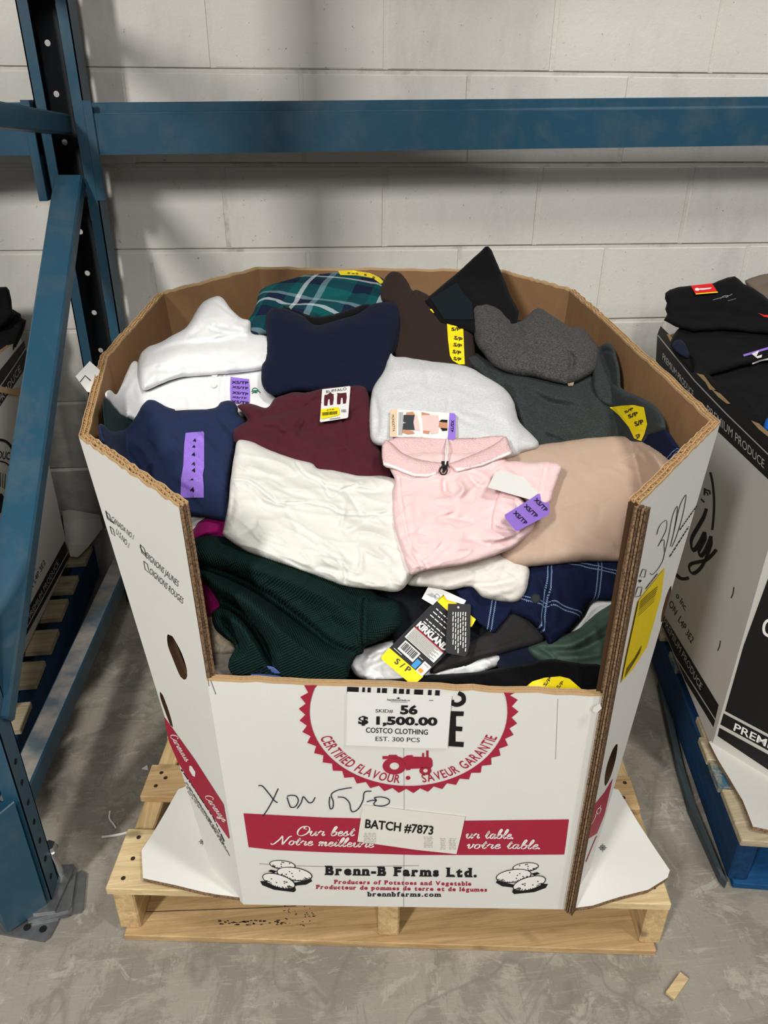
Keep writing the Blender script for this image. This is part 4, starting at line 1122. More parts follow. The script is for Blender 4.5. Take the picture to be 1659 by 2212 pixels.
C_KNIT = m_cloth('navy_moss_knit', (16, 22, 44), vary=.12, weave=330, wb=.8); C_GREY = m_cloth('pale_heather_fleece', (214, 215, 215), vary=.03, c2=(196, 198, 200))
C_BROWN = m_cloth('dark_brown_jersey', (48, 36, 31), vary=.08); C_CHAR = m_cloth('charcoal_heather_knit', (50, 49, 48), vary=.15, weave=420, wb=.6, c2=(92, 90, 88))
C_THERM = m_cloth('dark_grey_green_thermal', (41, 47, 46), vary=.08, weave=500, wb=.5, c2=(58, 65, 64)); C_MAG = m_cloth('magenta_fleece', (146, 14, 98), vary=.12, sheen=.35)
C_OLIVE = m_cloth('dusty_green_nylon', (70, 90, 79), vary=.06, rough=.6, wb=.1); C_BLACK = m_cloth('black_jersey', (9, 9, 11), vary=.15); C_BLACK2 = m_cloth('soft_black_jersey', (20, 22, 27), vary=.15)
C_CHARC = m_cloth('charcoal_jersey', (46, 44, 44), vary=.1); C_BLUE = m_cloth('periwinkle_fleece', (80, 98, 158)); C_SHERPA = m_cloth('tan_sherpa', (206, 190, 168), weave=170, wb=1.0)
C_STONE = m_cloth('stone_cotton', (168, 160, 148)); C_TEALD = m_cloth('deep_teal_jersey', (14, 42, 44)); C_DNAVY = m_cloth('dark_navy_jersey', (24, 30, 48)); C_TAUPE = m_cloth('taupe_knit', (110, 98, 86), weave=420, wb=.5); C_COB = m_cloth('cobalt_blue_jersey', (14, 92, 190)); C_BLACKK = m_cloth('black_fine_knit', (15, 15, 16), vary=.15, weave=500, wb=.5)
def m_window(name, base, line, sp, rot):
    t = NT(name); uv = t.node('ShaderNodeTexCoord').outputs['UV']; mp = t.node('ShaderNodeMapping'); t.ln(uv, mp.inputs[0]); mp.inputs['Rotation'].default_value = (0, 0, rot)
    s = t.node('ShaderNodeSeparateXYZ'); t.ln(mp.outputs[0], s.inputs[0]); x, y = s.outputs[0], s.outputs[1]
    def lines(a, b):
        f = t.math('FRACT', t.math('DIVIDE', a, sp)); m = t.math('ADD', t.math('COMPARE', f, .465, .013), t.math('COMPARE', f, .535, .013))
        ds = t.math('GREATER_THAN', t.math('FRACT', t.math('MULTIPLY', t.math('ADD', b, a), 330)), .38); return t.math('MULTIPLY', m, ds)
    m = t.math('MINIMUM', t.math('ADD', lines(x, y), lines(y, x)), 1.0)
    n = t.noise(t.coord('World'), 40, 4); c = np.array(lin(base)); col = t.mix(m, t.mix(n, c*.85, c*1.15), lin(line))
    t.bump(t.noise(t.coord('World'), 900, 2), .3, .001); t.bump(t.noise(t.coord('World'), 60, 5, .6), .25, .003); return t.done(col, .92, .1)
C_WPANE = m_window('navy_windowpane_flannel', (21, 28, 54), (126, 152, 186), .082, .28)
def m_plaid():
    t = NT('teal_plaid_flannel'); uv = t.node('ShaderNodeTexCoord').outputs['UV']; mp = t.node('ShaderNodeMapping'); t.ln(uv, mp.inputs[0]); mp.inputs['Rotation'].default_value = (0, 0, .35)
    s = t.node('ShaderNodeSeparateXYZ'); t.ln(mp.outputs[0], s.inputs[0])
    def band(a, p):
        f = t.math('FRACT', t.math('DIVIDE', a, p)); n = t.node('ShaderNodeValToRGB'); t.ln(f, n.inputs[0]); r = n.color_ramp; r.interpolation = 'CONSTANT'
        st = [(0, (16, 82, 84)), (.34, (20, 30, 52)), (.58, (14, 70, 74)), (.70, (196, 204, 206)), (.76, (24, 36, 58)), (.92, (120, 150, 158))]
        while len(r.elements) < len(st): r.elements.new(.5)
        for i, (q, c) in enumerate(st): r.elements[i].position = q; r.elements[i].color = (*lin(c), 1)
        return n.outputs[0]
    col = t.mix(.5, band(s.outputs[0], .17), band(s.outputs[1], .14)); t.bump(t.noise(t.coord('World'), 800, 2), .3, .001); t.bump(t.noise(t.coord('World'), 70, 5, .6), .25, .003)
    return t.done(col, .92, .1)
C_PLAID = m_plaid()

# ---- what lies underneath everything: a jumble nobody could count
und = Soft([(470, 1478), (1290, 1490), (1330, 1240), (1360, 1120), (1380, 960), (1250, 800), (1150, 700), (1000, 690), (720, 680), (580, 720), (380, 800), (290, 900), (300, 1000), (420, 1120)], -.07, .01, 30, .05, wr=(.012, 60), seed=3)
und.build('clothes_heap', C_BLACK2, None, 'dark jumble of clothes buried beneath the top garments in the white bin', 'clothes', step=9)
_cb = np.mean(RING_B, axis=0); _o = np.array(und.o.location); _v = [np.array(v.co)+_o for v in und.o.data.vertices]; _f = [tuple(p.vertices) for p in und.o.data.polygons]; _n = len(_v)
for zz, sc in ((.16, .84), (.30, .86), (.44, .86), (.50, .75)):
    for q in range(60):
        a = q/60*10; i0 = int(a) % 10; i1 = (i0+1) % 10; t_ = a-int(a); w_ = (zz-.145)/.8
        p_ = (RING_B[i0]*(1-w_)+RING_T[i0]*w_)*(1-t_)+(RING_B[i1]*(1-w_)+RING_T[i1]*w_)*t_
        c_ = _cb+(p_-_cb)*(sc+.02*math.sin(q*1.9+zz*40)); c_[2] = zz+.008*math.sin(q*1.3+zz*9); _v.append(c_)
for r_ in range(3):
    for q in range(60): _f.append((_n+r_*60+q, _n+r_*60+(q+1) % 60, _n+r_*60+60+(q+1) % 60, _n+r_*60+60+q))
_f += [tuple(_n+q for q in range(59, -1, -1)), tuple(_n+180+q for q in range(60))]
bpy.data.objects.remove(und.o)
und.o = tag(link('clothes_heap', _v, _f, C_BLACK2, None, None, True), 'dark jumble of clothes buried beneath the top garments in the white bin', 'clothes')
tag(und.o, kind='stuff')

# ---- back row
g = Soft([(523, 716), (538, 689), (551, 668), (559, 634), (572, 621), (606, 609), (656, 596), (732, 588), (783, 590), (821, 598), (836, 617), (840, 660), (800, 690), (700, 700), (610, 715), (575, 726), (540, 730)], .0, .03, 30, .05, .02,
         folds=[([(570, 640), (650, 612), (800, 610)], .006, 10), ([(540, 700), (600, 660), (700, 640), (810, 640)], -.008, 9), ([(575, 690), (680, 660), (800, 660)], .007, 12)], wr=(.003, 30), ang=-.2, seed=5).build('plaid_shirt', C_PLAID, None, 'teal, navy and white plaid shirt folded at the back left of the heap', 'shirt')
st = lay('size_sticker', [[(730, 585), (762, 584), (800, 590), (820, 599), (830, 610), (822, 613), (806, 601), (774, 595), (735, 594)]], g, .003, YELLOW, g.o)
repeat_text('S', [((750+i*18, 590+i*i*1.2), (756+i*18, 591+i*i*1.2), 4) for i in range(4)], g, .0045, I_SIZE, st)
g = Soft([(915, 650), (1003, 576), (1048, 533), (1055, 532), (1062, 540), (1079, 580), (1100, 631), (1121, 673), (1117, 700), (1066, 720), (1020, 720), (950, 700)], .055, .012, 14, .022, smooth=False,
         folds=[([(990, 610), (1040, 660), (1050, 700)], .004, 14)], wr=(.001, 40), seed=6).build('folded_leggings', C_BLACK, None, 'black garment with one folded corner standing up above the back rim', 'garment')
lay('inner_fold', [[(930, 645), (986, 611), (1020, 656), (1022, 690), (960, 690)]], g, .003, m_cloth('blue_black_lining', (15, 26, 31)), g.o, 6, .002)
g = Soft([(820, 643), (828, 608), (839, 591), (851, 586), (866, 591), (881, 610), (891, 627), (906, 631), (927, 646), (940, 658), (963, 673), (1003, 671), (1014, 677), (1022, 711), (1026, 755), (1020, 800), (978, 800), (919, 790), (855, 772), (850, 728), (850, 686), (845, 662)], .035, .020, 26, .05, .01,
         folds=[([(900, 640), (930, 665), (965, 685)], -.010, 7), ([(850, 600), (870, 660), (900, 720)], .010, 20), ([(880, 700), (940, 740), (1000, 760)], .004, 18)], wr=(.002, 40), seed=7).build('brown_top', C_BROWN, None, 'dark brown knit top with a long yellow S/P size strip', 'top')
st = lay('size_sticker', [[(964, 675), (999, 672), (1004, 787), (992, 787), (978, 779), (972, 768), (968, 736)]], g, .0025, YELLOW, g.o)
repeat_text('S/P', [((972, 684), (993, 683), 5), ((973, 693), (994, 692), 5), ((974, 702), (994, 701), 5.5), ((975, 714), (995, 714), 7), ((980, 732), (998, 737), 7.5), ((979, 747), (997, 751), 7.5), ((977, 762), (995, 766), 7.5), ((979, 777), (996, 780), 7)], g, .004, I_SIZE, st)
cl = Soft([(893, 628), (915, 632), (940, 648), (960, 664), (955, 676), (930, 690), (905, 690), (892, 665)], .055, .006, 8, .01, wr=(.001, 20), seed=4).build('collar', C_BROWN, g.o)
lay('neck_label', [[(928, 668), (945, 666), (952, 672), (936, 676)], [(945, 668), (962, 668), (962, 680), (948, 679)]], cl, .003, [YELLOW, I_DGR], g.o, 0, .0006, [0, 1])

# ---- right side
thermal = Soft([(1000, 790), (1020, 760), (1054, 780), (1088, 795), (1113, 800), (1172, 800), (1223, 800), (1269, 800), (1290, 791), (1341, 838), (1375, 854), (1408, 871), (1432, 897), (1436, 930), (1400, 945), (1375, 965), (1299, 975), (1172, 985), (1130, 960), (1105, 900), (1080, 850), (1040, 815)], .012, .026, 30, .05, .012,
         folds=[([(1050, 800), (1110, 830), (1130, 900), (1150, 940)], .010, 22), ([(1090, 810), (1180, 850), (1230, 860), (1330, 870)], .010, 18), ([(1120, 830), (1190, 870), (1250, 880)], -.007, 9), ([(1270, 820), (1280, 870), (1300, 910)], -.006, 10), ([(1150, 930), (1250, 925), (1360, 930)], .005, 22)], wr=(.0022, 40), ang=.3, seed=9).build('thermal_shirt', C_THERM, None, 'dark grey-green thermal long-sleeve top with yellow S/P strip at the right wall', 'top')
g = thermal
sl2 = Soft([(1284, 770), (1292, 752), (1311, 740), (1326, 752), (1338, 795), (1342, 840), (1360, 862), (1330, 880), (1294, 866), (1280, 830)], .05, .022, 24, .04, wr=(.0015, 30), seed=11, seams=[([(1288, 768), (1308, 757), (1330, 762)], .004, 3)]).build('sleeve', C_THERM, g.o)
sl3 = Soft([(1006, 776), (1018, 764), (1052, 790), (1066, 812), (1100, 846), (1080, 850), (1040, 812)], .045, .016, 14, .03, wr=(.0015, 24), seed=12, seams=[([(1040, 812), (1050, 796), (1062, 790)], .004, 3)]).build('sleeve', C_THERM, g.o)
st = lay('size_sticker', [[(1317, 880), (1345, 876), (1370, 875), (1391, 880), (1398, 916), (1392, 938), (1385, 953), (1370, 947), (1358, 922), (1337, 897)]], g, .0028, YELLOW, g.o)
repeat_text('S/P', [((1350, 893), (1369, 884), 5), ((1358, 904), (1379, 896), 8), ((1372, 921), (1391, 915), 10), ((1375, 948), (1384, 945), 9)], g, .0045, I_SIZE, st)
g = Soft([(1020, 680), (1020, 665), (1028, 654), (1054, 652), (1083, 667), (1109, 690), (1126, 693), (1155, 669), (1168, 666), (1197, 684), (1231, 706), (1256, 708), (1282, 736), (1294, 753), (1292, 787), (1277, 808), (1235, 830), (1206, 828), (1155, 816), (1109, 810), (1071, 793), (1045, 765), (1026, 735)], .052, .026, 34, .045, .016,
         folds=[([(1090, 670), (1116, 705), (1122, 730)], -.012, 9), ([(1130, 690), (1165, 720), (1220, 740), (1260, 790)], .008, 20), ([(1224, 752), (1236, 778), (1232, 806)], -.012, 6), ([(1040, 700), (1100, 760), (1180, 790)], .007, 24), ([(1150, 770), (1190, 790), (1225, 800)], -.006, 9)], wr=(.0026, 44), cr=1.2, seed=13, ang=.5,
         seams=[([(1024, 690), (1060, 686), (1090, 694), (1108, 706)], .003, 3)]).build('heather_sweater', C_CHAR, None, 'charcoal heather sweater bunched up in the back right of the heap', 'sweater')
lay('care_label', [[(1226, 829), (1240, 825), (1238, 833), (1228, 834)]], g, .003, I_BEI, g.o, 0, .0006)
g = Soft([(1382, 962), (1384, 945), (1393, 931), (1411, 923), (1435, 923), (1459, 955), (1479, 988), (1470, 1020), (1430, 1000)], .05, .022, 22, .04, wr=(.0015, 30), seed=14).build('plaid_roll', C_WPANE, None, 'small roll of navy windowpane plaid cloth tucked against the right bin wall', 'shirt')

# ---- left side
g = Soft([(222, 872), (232, 862), (262, 890), (300, 900), (300, 950), (262, 975), (232, 950)], .0, .014, 16, .03, wr=(.002, 24), seed=15).build('teal_garment', C_TEALD, None, 'dark teal garment peeking out at the left wall under white polo shirt', 'garment')
polo = Soft([(228, 856), (229, 846), (239, 843), (251, 852), (262, 832), (275, 802), (285, 783), (294, 780), (302, 790), (308, 826), (320, 840), (378, 815), (430, 805), (500, 800), (575, 795), (590, 850), (606, 868), (590, 892), (500, 905), (400, 915), (310, 920), (285, 909), (260, 897), (243, 876)], .008, .018, 22, .04, .006,
         folds=[([(262, 850), (275, 880), (290, 905)], .006, 10), ([(300, 800), (285, 840), (300, 870), (350, 880)], -.006, 9), ([(330, 850), (400, 830), (480, 825)], .004, 12), ([(265, 850), (283, 815), (290, 790)], .006, 8)], wr=(.0016, 30), seed=16,
         seams=[([(481, 812), (478, 840), (476, 862)], .0025, 2.5), ([(490, 810), (487, 840)], .0018, 2.2)]).build('polo_shirt', C_WHITE2, None, 'white buttoned polo shirt with purple XS/TP strip and green embroidered emblem', 'shirt')
g = polo
st = lay('size_sticker', [[(498, 814), (538, 819), (540, 845), (539, 873), (498, 870), (497, 840)]], g, .0022, PURPLE, g.o)
repeat_text('XS/TP', [((500, 828), (536, 830), 6), ((501, 838), (536, 841), 5), ((501, 850), (536, 854), 5.5), ((501, 859), (533, 862), 4), ((499, 870), (537, 874), 6.5)], g, .0036, I_SIZE, st, .02)
k = Ink(); k.line([(549, 838), (545, 841), (546, 846), (553, 846), (556, 841), (552, 838)], 1.6, closed=True); k.line([(543, 846), (550, 843), (560, 846)], 1.6); k.line([(544, 850), (556, 843), (562, 849)], 1.6); k.line([(550, 848), (556, 848)], 1.4); k.build('embroidered_emblem', g, .002, I_GRN, g.o)
for bx, by in ((464, 812), (462, 834)):
    c = g.surf(np.array([(bx, by)]), .002)[0]; nn = (CAM-c)/np.linalg.norm(CAM-c)*.3+np.array((0, -.1, .9)); nn /= np.linalg.norm(nn); mm = MB(); mm.cyl(c, c+nn*.0025, .0055, 18); mm.build('button', I_WHT, g.o)
pants = Soft([(306, 838), (300, 812), (298, 788), (304, 765), (320, 750), (340, 742), (370, 726), (403, 706), (424, 672), (441, 651), (466, 640), (481, 644), (500, 668), (521, 687), (540, 694), (545, 720), (580, 728), (590, 760), (585, 790), (555, 800), (487, 808), (420, 813), (378, 818), (319, 842)], .032, .024, 24, .045, .012,
         folds=[([(320, 770), (380, 745), (440, 738), (530, 722)], -.009, 9, .4), ([(345, 770), (430, 760), (570, 750)], .008, 22), ([(400, 725), (430, 690), (460, 655)], .006, 12), ([(430, 745), (470, 725), (530, 715)], .006, 9), ([(316, 830), (330, 800), (370, 800), (388, 806)], -.006, 7), ([(340, 750), (335, 790), (325, 820)], .004, 10), ([(390, 735), (420, 720), (440, 700)], -.004, 6)], wr=(.002, 36), ang=-.25, seed=17,
         seams=[([(452, 708), (470, 716), (500, 722), (530, 726)], .0028, 2.6), ([(460, 702), (456, 716)], .0026, 2.4), ([(466, 652), (500, 678), (535, 696)], .002, 2.4), ([(500, 704), (508, 688)], .002, 2.2), ([(440, 740), (430, 742)], .002, 2.4)]).build('folded_pants', C_WHITE2, None, 'white folded jeans with visible pocket seam lying over the white polo shirt', 'pants', step=3.4)
knit = Soft([(566, 790), (574, 775), (577, 740), (574, 700), (576, 680), (589, 664), (618, 667), (656, 683), (682, 702), (732, 690), (774, 677), (808, 656), (850, 653), (862, 663), (866, 690), (858, 740), (845, 775), (838, 800), (818, 846), (760, 850), (700, 848), (640, 846), (600, 854), (577, 848), (565, 825)], .060, .020, 26, .045, .006,
         folds=[([(585, 680), (640, 705), (700, 720), (790, 700)], .004, 16), ([(600, 830), (690, 826), (800, 820)], .004, 14), ([(840, 670), (835, 740), (820, 800)], .004, 16)], wr=(.0014, 46), seed=18, cr=.4).build('knit_sweater', C_KNIT, None, 'navy textured knit sweater folded square in the upper middle of the heap', 'sweater')
Soft([(612, 662), (640, 668), (682, 684), (730, 676), (790, 656), (800, 668), (740, 692), (684, 706), (640, 690)], .052, .010, 10, .012, seed=19).build('collar', C_BLACK, knit.o)
navy = Soft([(213, 921), (224, 917), (241, 931), (272, 925), (293, 900), (312, 870), (331, 864), (378, 884), (458, 882), (479, 868), (500, 866), (513, 879), (515, 893), (532, 912), (516, 935), (508, 965), (498, 1018), (494, 1080), (500, 1125), (440, 1116), (388, 1108), (330, 1070), (260, 1020), (222, 975)], .060, .018, 24, .05, .006,
         folds=[([(232, 935), (300, 960), (330, 1010), (340, 1060)], .007, 12), ([(270, 935), (320, 960), (345, 1000)], -.006, 8), ([(330, 1000), (320, 1020), (328, 1050)], -.010, 5), ([(420, 905), (410, 960), (425, 1000)], .002, 20), ([(460, 900), (500, 930), (505, 960)], -.004, 8), ([(240, 945), (280, 985), (310, 1030)], -.005, 7)], wr=(.002, 34), ang=.6, seed=20,
         seams=[([(330, 882), (380, 897), (460, 896), (505, 882)], .002, 2.6), ([(389, 886), (391, 914)], .0018, 2.2), ([(296, 915), (310, 905)], .002, 2.2)]).build('folded_pants', C_NAVYP, None, 'navy folded trousers with purple strip of fours at the left of the heap', 'pants')
g = navy
lay('hang_tag', [[(377, 884), (420, 880), (460, 876), (461, 880), (420, 884), (379, 887)]], g, .002, I_WHT, g.o, 0, .0006)
st = lay('size_sticker', [[(401, 935), (439, 932), (441, 936), (441, 1009), (438, 1026), (440, 1050), (440, 1075), (390, 1075), (391, 1035), (396, 1005), (398, 960)]], g, .0022, PURPLE, g.o)
repeat_text('4', [((417, 955), (424, 954), 7), ((415, 968), (422, 967), 6), ((414, 986), (422, 985), 8), ((414, 1006), (422, 1005), 7.5), ((414, 1020), (422, 1020), 9), ((411, 1038), (418, 1037), 4), ((411, 1063), (420, 1062), 10)], g, .0036, I_SIZE, st)
burg = Soft([(513, 876), (540, 872), (576, 880), (593, 862), (614, 853), (635, 847), (662, 848), (699, 839), (762, 832), (787, 836), (798, 858), (802, 900), (806, 942), (828, 984), (850, 1030), (825, 1046), (783, 1038), (741, 1036), (677, 1022), (614, 1000), (551, 971), (509, 956), (505, 930), (520, 918), (534, 908), (524, 891)], .082, .018, 26, .05, .006,
         folds=[([(515, 900), (560, 885), (590, 880)], .006, 9), ([(540, 910), (600, 915), (640, 945), (660, 980)], .006, 14), ([(560, 900), (610, 890), (650, 870)], -.006, 7), ([(640, 930), (680, 960), (740, 985)], .004, 16), ([(620, 880), (630, 910), (650, 930)], .004, 10), ([(760, 990), (800, 1000), (830, 1020)], .004, 12), ([(520, 940), (600, 965), (700, 1000)], .005, 16)], wr=(.0028, 30), ang=.4, seed=21,
         seams=[([(618, 870), (690, 862), (780, 852)], .003, 3), ([(740, 905), (752, 940), (754, 968)], .003, 2.8), ([(748, 904), (759, 940), (761, 970)], .002, 2.4), ([(690, 962), (725, 974), (757, 972)], .0025, 2.6)]).build('folded_pants', C_BURG, None, 'burgundy drawstring pants with white paper hang tag in the middle of the heap', 'pants')
g = burg
TP = plane3(*g.surf(np.array([(694, 841), (756, 834), (720, 905)]), .013), off=.0)
tg = patch('hang_tag', [[(696, 841), (755, 834), (757, 836), (752, 900), (750, 903), (693, 912), (691, 910)]], TP, 0, PAPER, g.o, 0, .0008)
k = Ink(); k.text('BUFFALO', (705, 849), (749, 842), 6, 0, -.005)
k.build('tag_brand', TP, .0009, I_BLK, tg)
k = Ink()
for x0, y0 in ((701, 853), (729, 850)):
    k.poly([(x0, y0), (x0+19, y0-2), (x0+20, y0+8), (x0+18, y0+21), (x0+12, y0+22), (x0+11, y0+9), (x0+8, y0+9), (x0+6, y0+23), (x0-1, y0+23), (x0-1, y0+10)])
k.build('tag_picture', TP, .0009, I_MAR, tg)
ys = patch('price_sticker', [[(693, 884), (730, 879), (733, 882), (734, 895), (731, 897), (696, 905), (693, 903)]], TP, .0016, YELLOW, tg, 0, .0005)
k = Ink(); x = 696
R = random.Random(8)
while x < 728: w_ = R.choice((.8, 1.3, 2.0)); k.poly([(x, 890.5-(x-696)*.09), (x+w_, 890.4-(x-696)*.09), (x+w_, 898-(x-696)*.12), (x, 898-(x-696)*.12)]); x += w_+R.choice((.8, 1.2))
x = 738
while x < 748: w_ = R.choice((.6, 1.0)); k.poly([(x, 884), (x+w_, 884), (x+w_, 890), (x, 890)]); x += w_+.9
k.text('$14.99', (706, 887), (722, 885), 2.6, 0, .01); k.line([(712, 905), (735, 902)], 1.0, 0, False); k.build('barcode', TP, .0024, I_BLK, tg)

# ---- right middle
beige = Soft([(1075, 1000), (1098, 975), (1172, 960), (1210, 955), (1266, 947), (1320, 943), (1363, 944), (1385, 952), (1414, 967), (1449, 995), (1462, 1012), (1445, 1045), (1400, 1095), (1370, 1150), (1352, 1205), (1344, 1213), (1266, 1213), (1191, 1220), (1125, 1225), (1106, 1222), (1090, 1215), (1079, 1199), (1085, 1150), (1080, 1060)], .078, .026, 34, .06, .012,
         folds=[([(1365, 955), (1395, 985), (1400, 1000)], -.006, 6), ([(1330, 990), (1400, 980), (1430, 1010)], .006, 14), ([(1400, 960), (1430, 990), (1440, 1030)], -.006, 6), ([(1180, 1180), (1260, 1185), (1330, 1190)], .004, 22), ([(1390, 1050), (1345, 1110), (1340, 1180)], .004, 18)], wr=(.0014, 60), seed=22, cr=.5,
         seams=[([(1345, 1000), (1372, 985), (1380, 970)], .002, 2.6), ([(1418, 985), (1445, 1030)], .002, 2.4)]).build('folded_trousers', C_BEIGE, None, 'smooth beige folded trousers against the right front corner of the bin', 'pants')
grey = Soft([(839, 775), (845, 763), (853, 770), (877, 772), (927, 780), (1003, 790), (1045, 811), (1088, 838), (1109, 867), (1121, 909), (1150, 940), (1163, 956), (1158, 969), (1130, 978), (1104, 990), (1000, 1000), (900, 985), (834, 966), (811, 960), (800, 943), (798, 901), (801, 860), (809, 833), (828, 803)], .096, .026, 34, .05, .014,
         folds=[([(806, 850), (815, 900), (812, 945)], -.006, 7), ([(850, 780), (900, 800), (980, 810)], .005, 22), ([(1060, 850), (1090, 900), (1130, 945)], .006, 20), ([(830, 880), (900, 850), (1000, 850)], .004, 26)], wr=(.0018, 44), seed=23, ang=.2).build('heather_sweatshirt', C_GREY, None, 'pale heather grey sweatshirt puffed up behind the pink polo shirt', 'sweatshirt')

# ---- lower layers at the front
Soft([(1228, 1370), (1240, 1350), (1255, 1331), (1270, 1301), (1285, 1285), (1345, 1285), (1345, 1320), (1303, 1325), (1277, 1348), (1250, 1380)], .012, .012, 12, .03, folds=[([(1245, 1360), (1280, 1315), (1320, 1300)], .004, 6)], seed=24).build('white_sleeve_shirt', C_WHITE2, None, 'pale grey-white cloth wedged between plaid shirt and dusty green garment', 'garment')
Soft([(1140, 1398), (1187, 1379), (1240, 1362), (1266, 1342), (1303, 1314), (1345, 1295), (1340, 1346), (1325, 1400), (1310, 1450), (1251, 1450), (1200, 1440), (1160, 1425)], .022, .018, 20, .04, .006,
     folds=[([(1180, 1395), (1240, 1390), (1320, 1340)], .010, 9), ([(1190, 1405), (1250, 1405), (1320, 1370)], -.008, 7), ([(1200, 1420), (1260, 1420), (1310, 1410)], .008, 9), ([(1165, 1400), (1185, 1410), (1200, 1425)], -.006, 5), ([(1270, 1345), (1290, 1370), (1300, 1420)], .005, 10)], wr=(.002, 24), seed=25).build('green_garment', C_OLIVE, None, 'dusty green rumpled garment at the lower right under the plaid shirt', 'garment')
Soft([(755, 1432), (766, 1415), (785, 1402), (830, 1388), (880, 1382), (930, 1440), (1019, 1424), (1073, 1410), (1085, 1430), (1023, 1458), (930, 1470), (848, 1475), (800, 1470), (770, 1460)], .012, .016, 18, .04, folds=[([(780, 1440), (810, 1410), (850, 1400)], .007, 8), ([(790, 1445), (830, 1430), (850, 1410)], -.006, 6), ([(930, 1455), (1010, 1440), (1075, 1425)], .004, 9)], wr=(.003, 20), seed=26).build('white_tee', C_WHITE2, None, 'crumpled white tee shirt under the black and yellow swing tag', 'tee shirt')
Soft([(1068, 1410), (1146, 1388), (1185, 1420), (1150, 1450), (1090, 1455)], .014, .012, 14, .03, seed=27).build('navy_garment', C_DNAVY, None, 'dark navy scrap of garment left of the dusty green one', 'garment')
blk = Soft([(820, 1262), (918, 1245), (967, 1258), (1010, 1280), (1030, 1330), (1070, 1372), (1010, 1440), (900, 1445), (840, 1425), (850, 1380), (830, 1320)], .026, .014, 20, .04, wr=(.002, 30), seed=28, folds=[([(860, 1290), (900, 1330), (890, 1400)], .006, 14), ([(880, 1270), (930, 1290), (960, 1330)], -.005, 9)]).build('black_tee', C_BLACK2, None, 'black tee shirt under white sweatshirt, carrying three paper swing tags', 'tee shirt')
Soft([(930, 1450), (955, 1412), (1000, 1395), (1057, 1362), (1098, 1318), (1139, 1338), (1174, 1380), (1116, 1402), (1019, 1428), (950, 1452), (936, 1455)], .040, .012, 16, .025, wr=(.0012, 30), seed=29, seams=[([(960, 1430), (1040, 1408), (1120, 1385)], .0015, 2.4)]).build('charcoal_top', C_CHARC, None, 'charcoal neckband and shoulder lying right of the black swing tag', 'top')
Soft([(760, 1472), (855, 1466), (930, 1458), (1023, 1452), (1086, 1442), (1150, 1432), (1190, 1430), (1190, 1495), (900, 1505), (770, 1500)], .034, .018, 20, .05, wr=(.003, 34), seed=30, folds=[([(800, 1485), (900, 1475), (1050, 1465)], .006, 10)]).build('black_garment', C_BLACK, None, 'black garment along the cut front edge below the white tee shirt', 'garment')
g = Soft([(1140, 1440), (1190, 1424), (1250, 1432), (1302, 1440), (1304, 1490), (1266, 1508), (1150, 1506)], .046, .018, 18, .05, wr=(.002, 30), seed=31).build('black_garment', C_BLACK, None, 'black garment with yellow S/P strip in the front right corner', 'garment')
st = lay('size_sticker', [[(1135, 1484), (1150, 1472), (1176, 1464), (1210, 1461), (1230, 1466), (1258, 1490), (1200, 1496)]], g, .014, YELLOW, g.o)
repeat_text('S/P', [((1178, 1483), (1192, 1466), 7), ((1206, 1488), (1219, 1475), 7)], g, .0155, I_SIZE, st, .01)
Soft([(540, 1470), (546, 1452), (556, 1442), (570, 1438), (595, 1444), (618, 1475), (580, 1485)], .105, .010, 14, .03, folds=[([(575, 1445), (582, 1455), (590, 1470)], .004, 5)], seed=32).build('blue_garment', C_BLUE, None, 'periwinkle blue fabric peeking over the cut edge under the green sweater', 'garment')
Soft([(445, 1402), (470, 1396), (507, 1404), (512, 1430), (508, 1470), (462, 1470)], -.01, .014, 14, .04, wr=(.004, 16), seed=33).build('stone_garment', C_STONE, None, 'greyish stone coloured cloth in the front left corner below tan sherpa', 'garment')
Soft([(428, 1328), (455, 1318), (470, 1340), (490, 1370), (510, 1400), (500, 1412), (449, 1408), (438, 1365)], .004, .016, 14, .04, wr=(.005, 12), stretch=1, seed=34).build('sherpa_garment', C_SHERPA, None, 'tan sherpa fleece showing at the left between magenta and stone cloth', 'garment')
Soft([(385, 1110), (416, 1104), (452, 1118), (425, 1148), (395, 1178), (384, 1150)], .022, .014, 14, .03, folds=[([(395, 1160), (415, 1135), (440, 1120)], -.006, 5), ([(390, 1140), (410, 1122), (430, 1115)], .005, 6)], seed=35).build('white_tee', C_WHITE2, None, 'white tee shirt fold peeping out below the navy trousers at left', 'tee shirt')
mag = Soft([(388, 1182), (400, 1162), (416, 1143), (436, 1122), (463, 1114), (495, 1118), (510, 1160), (500, 1230), (490, 1300), (480, 1320), (455, 1330), (433, 1330), (424, 1318), (410, 1270), (398, 1215)], .030, .020, 20, .04, .006, folds=[([(410, 1170), (440, 1150), (480, 1140)], .010, 9), ([(405, 1178), (440, 1163), (480, 1158)], -.008, 6), ([(420, 1240), (440, 1270), (465, 1310)], .008, 10), ([(412, 1260), (430, 1290), (440, 1325)], -.006, 7)], wr=(.002, 24), seed=36).build('magenta_sweater', C_MAG, None, 'bright magenta sweater bunched in the front left under the green knit', 'sweater')
plaid = Soft([(1040, 1290), (1110, 1260), (1139, 1222), (1200, 1205), (1300, 1200), (1358, 1200), (1350, 1282), (1325, 1296), (1275, 1300), (1257, 1333), (1228, 1362), (1190, 1393), (1178, 1380), (1160, 1355), (1136, 1338), (1100, 1325)], .046, .018, 22, .04, .006,
         folds=[([(1160, 1240), (1180, 1290), (1170, 1350)], -.007, 8), ([(1185, 1230), (1200, 1290), (1195, 1360)], .006, 14), ([(1150, 1320), (1170, 1350), (1185, 1390)], .006, 7)], wr=(.0018, 40), seed=37, seams=[([(1138, 1300), (1160, 1340), (1186, 1388)], .0025, 2.6)]).build('plaid_shirt', C_WPANE, None, 'navy windowpane plaid shirt with dark button under the beige trousers', 'shirt')
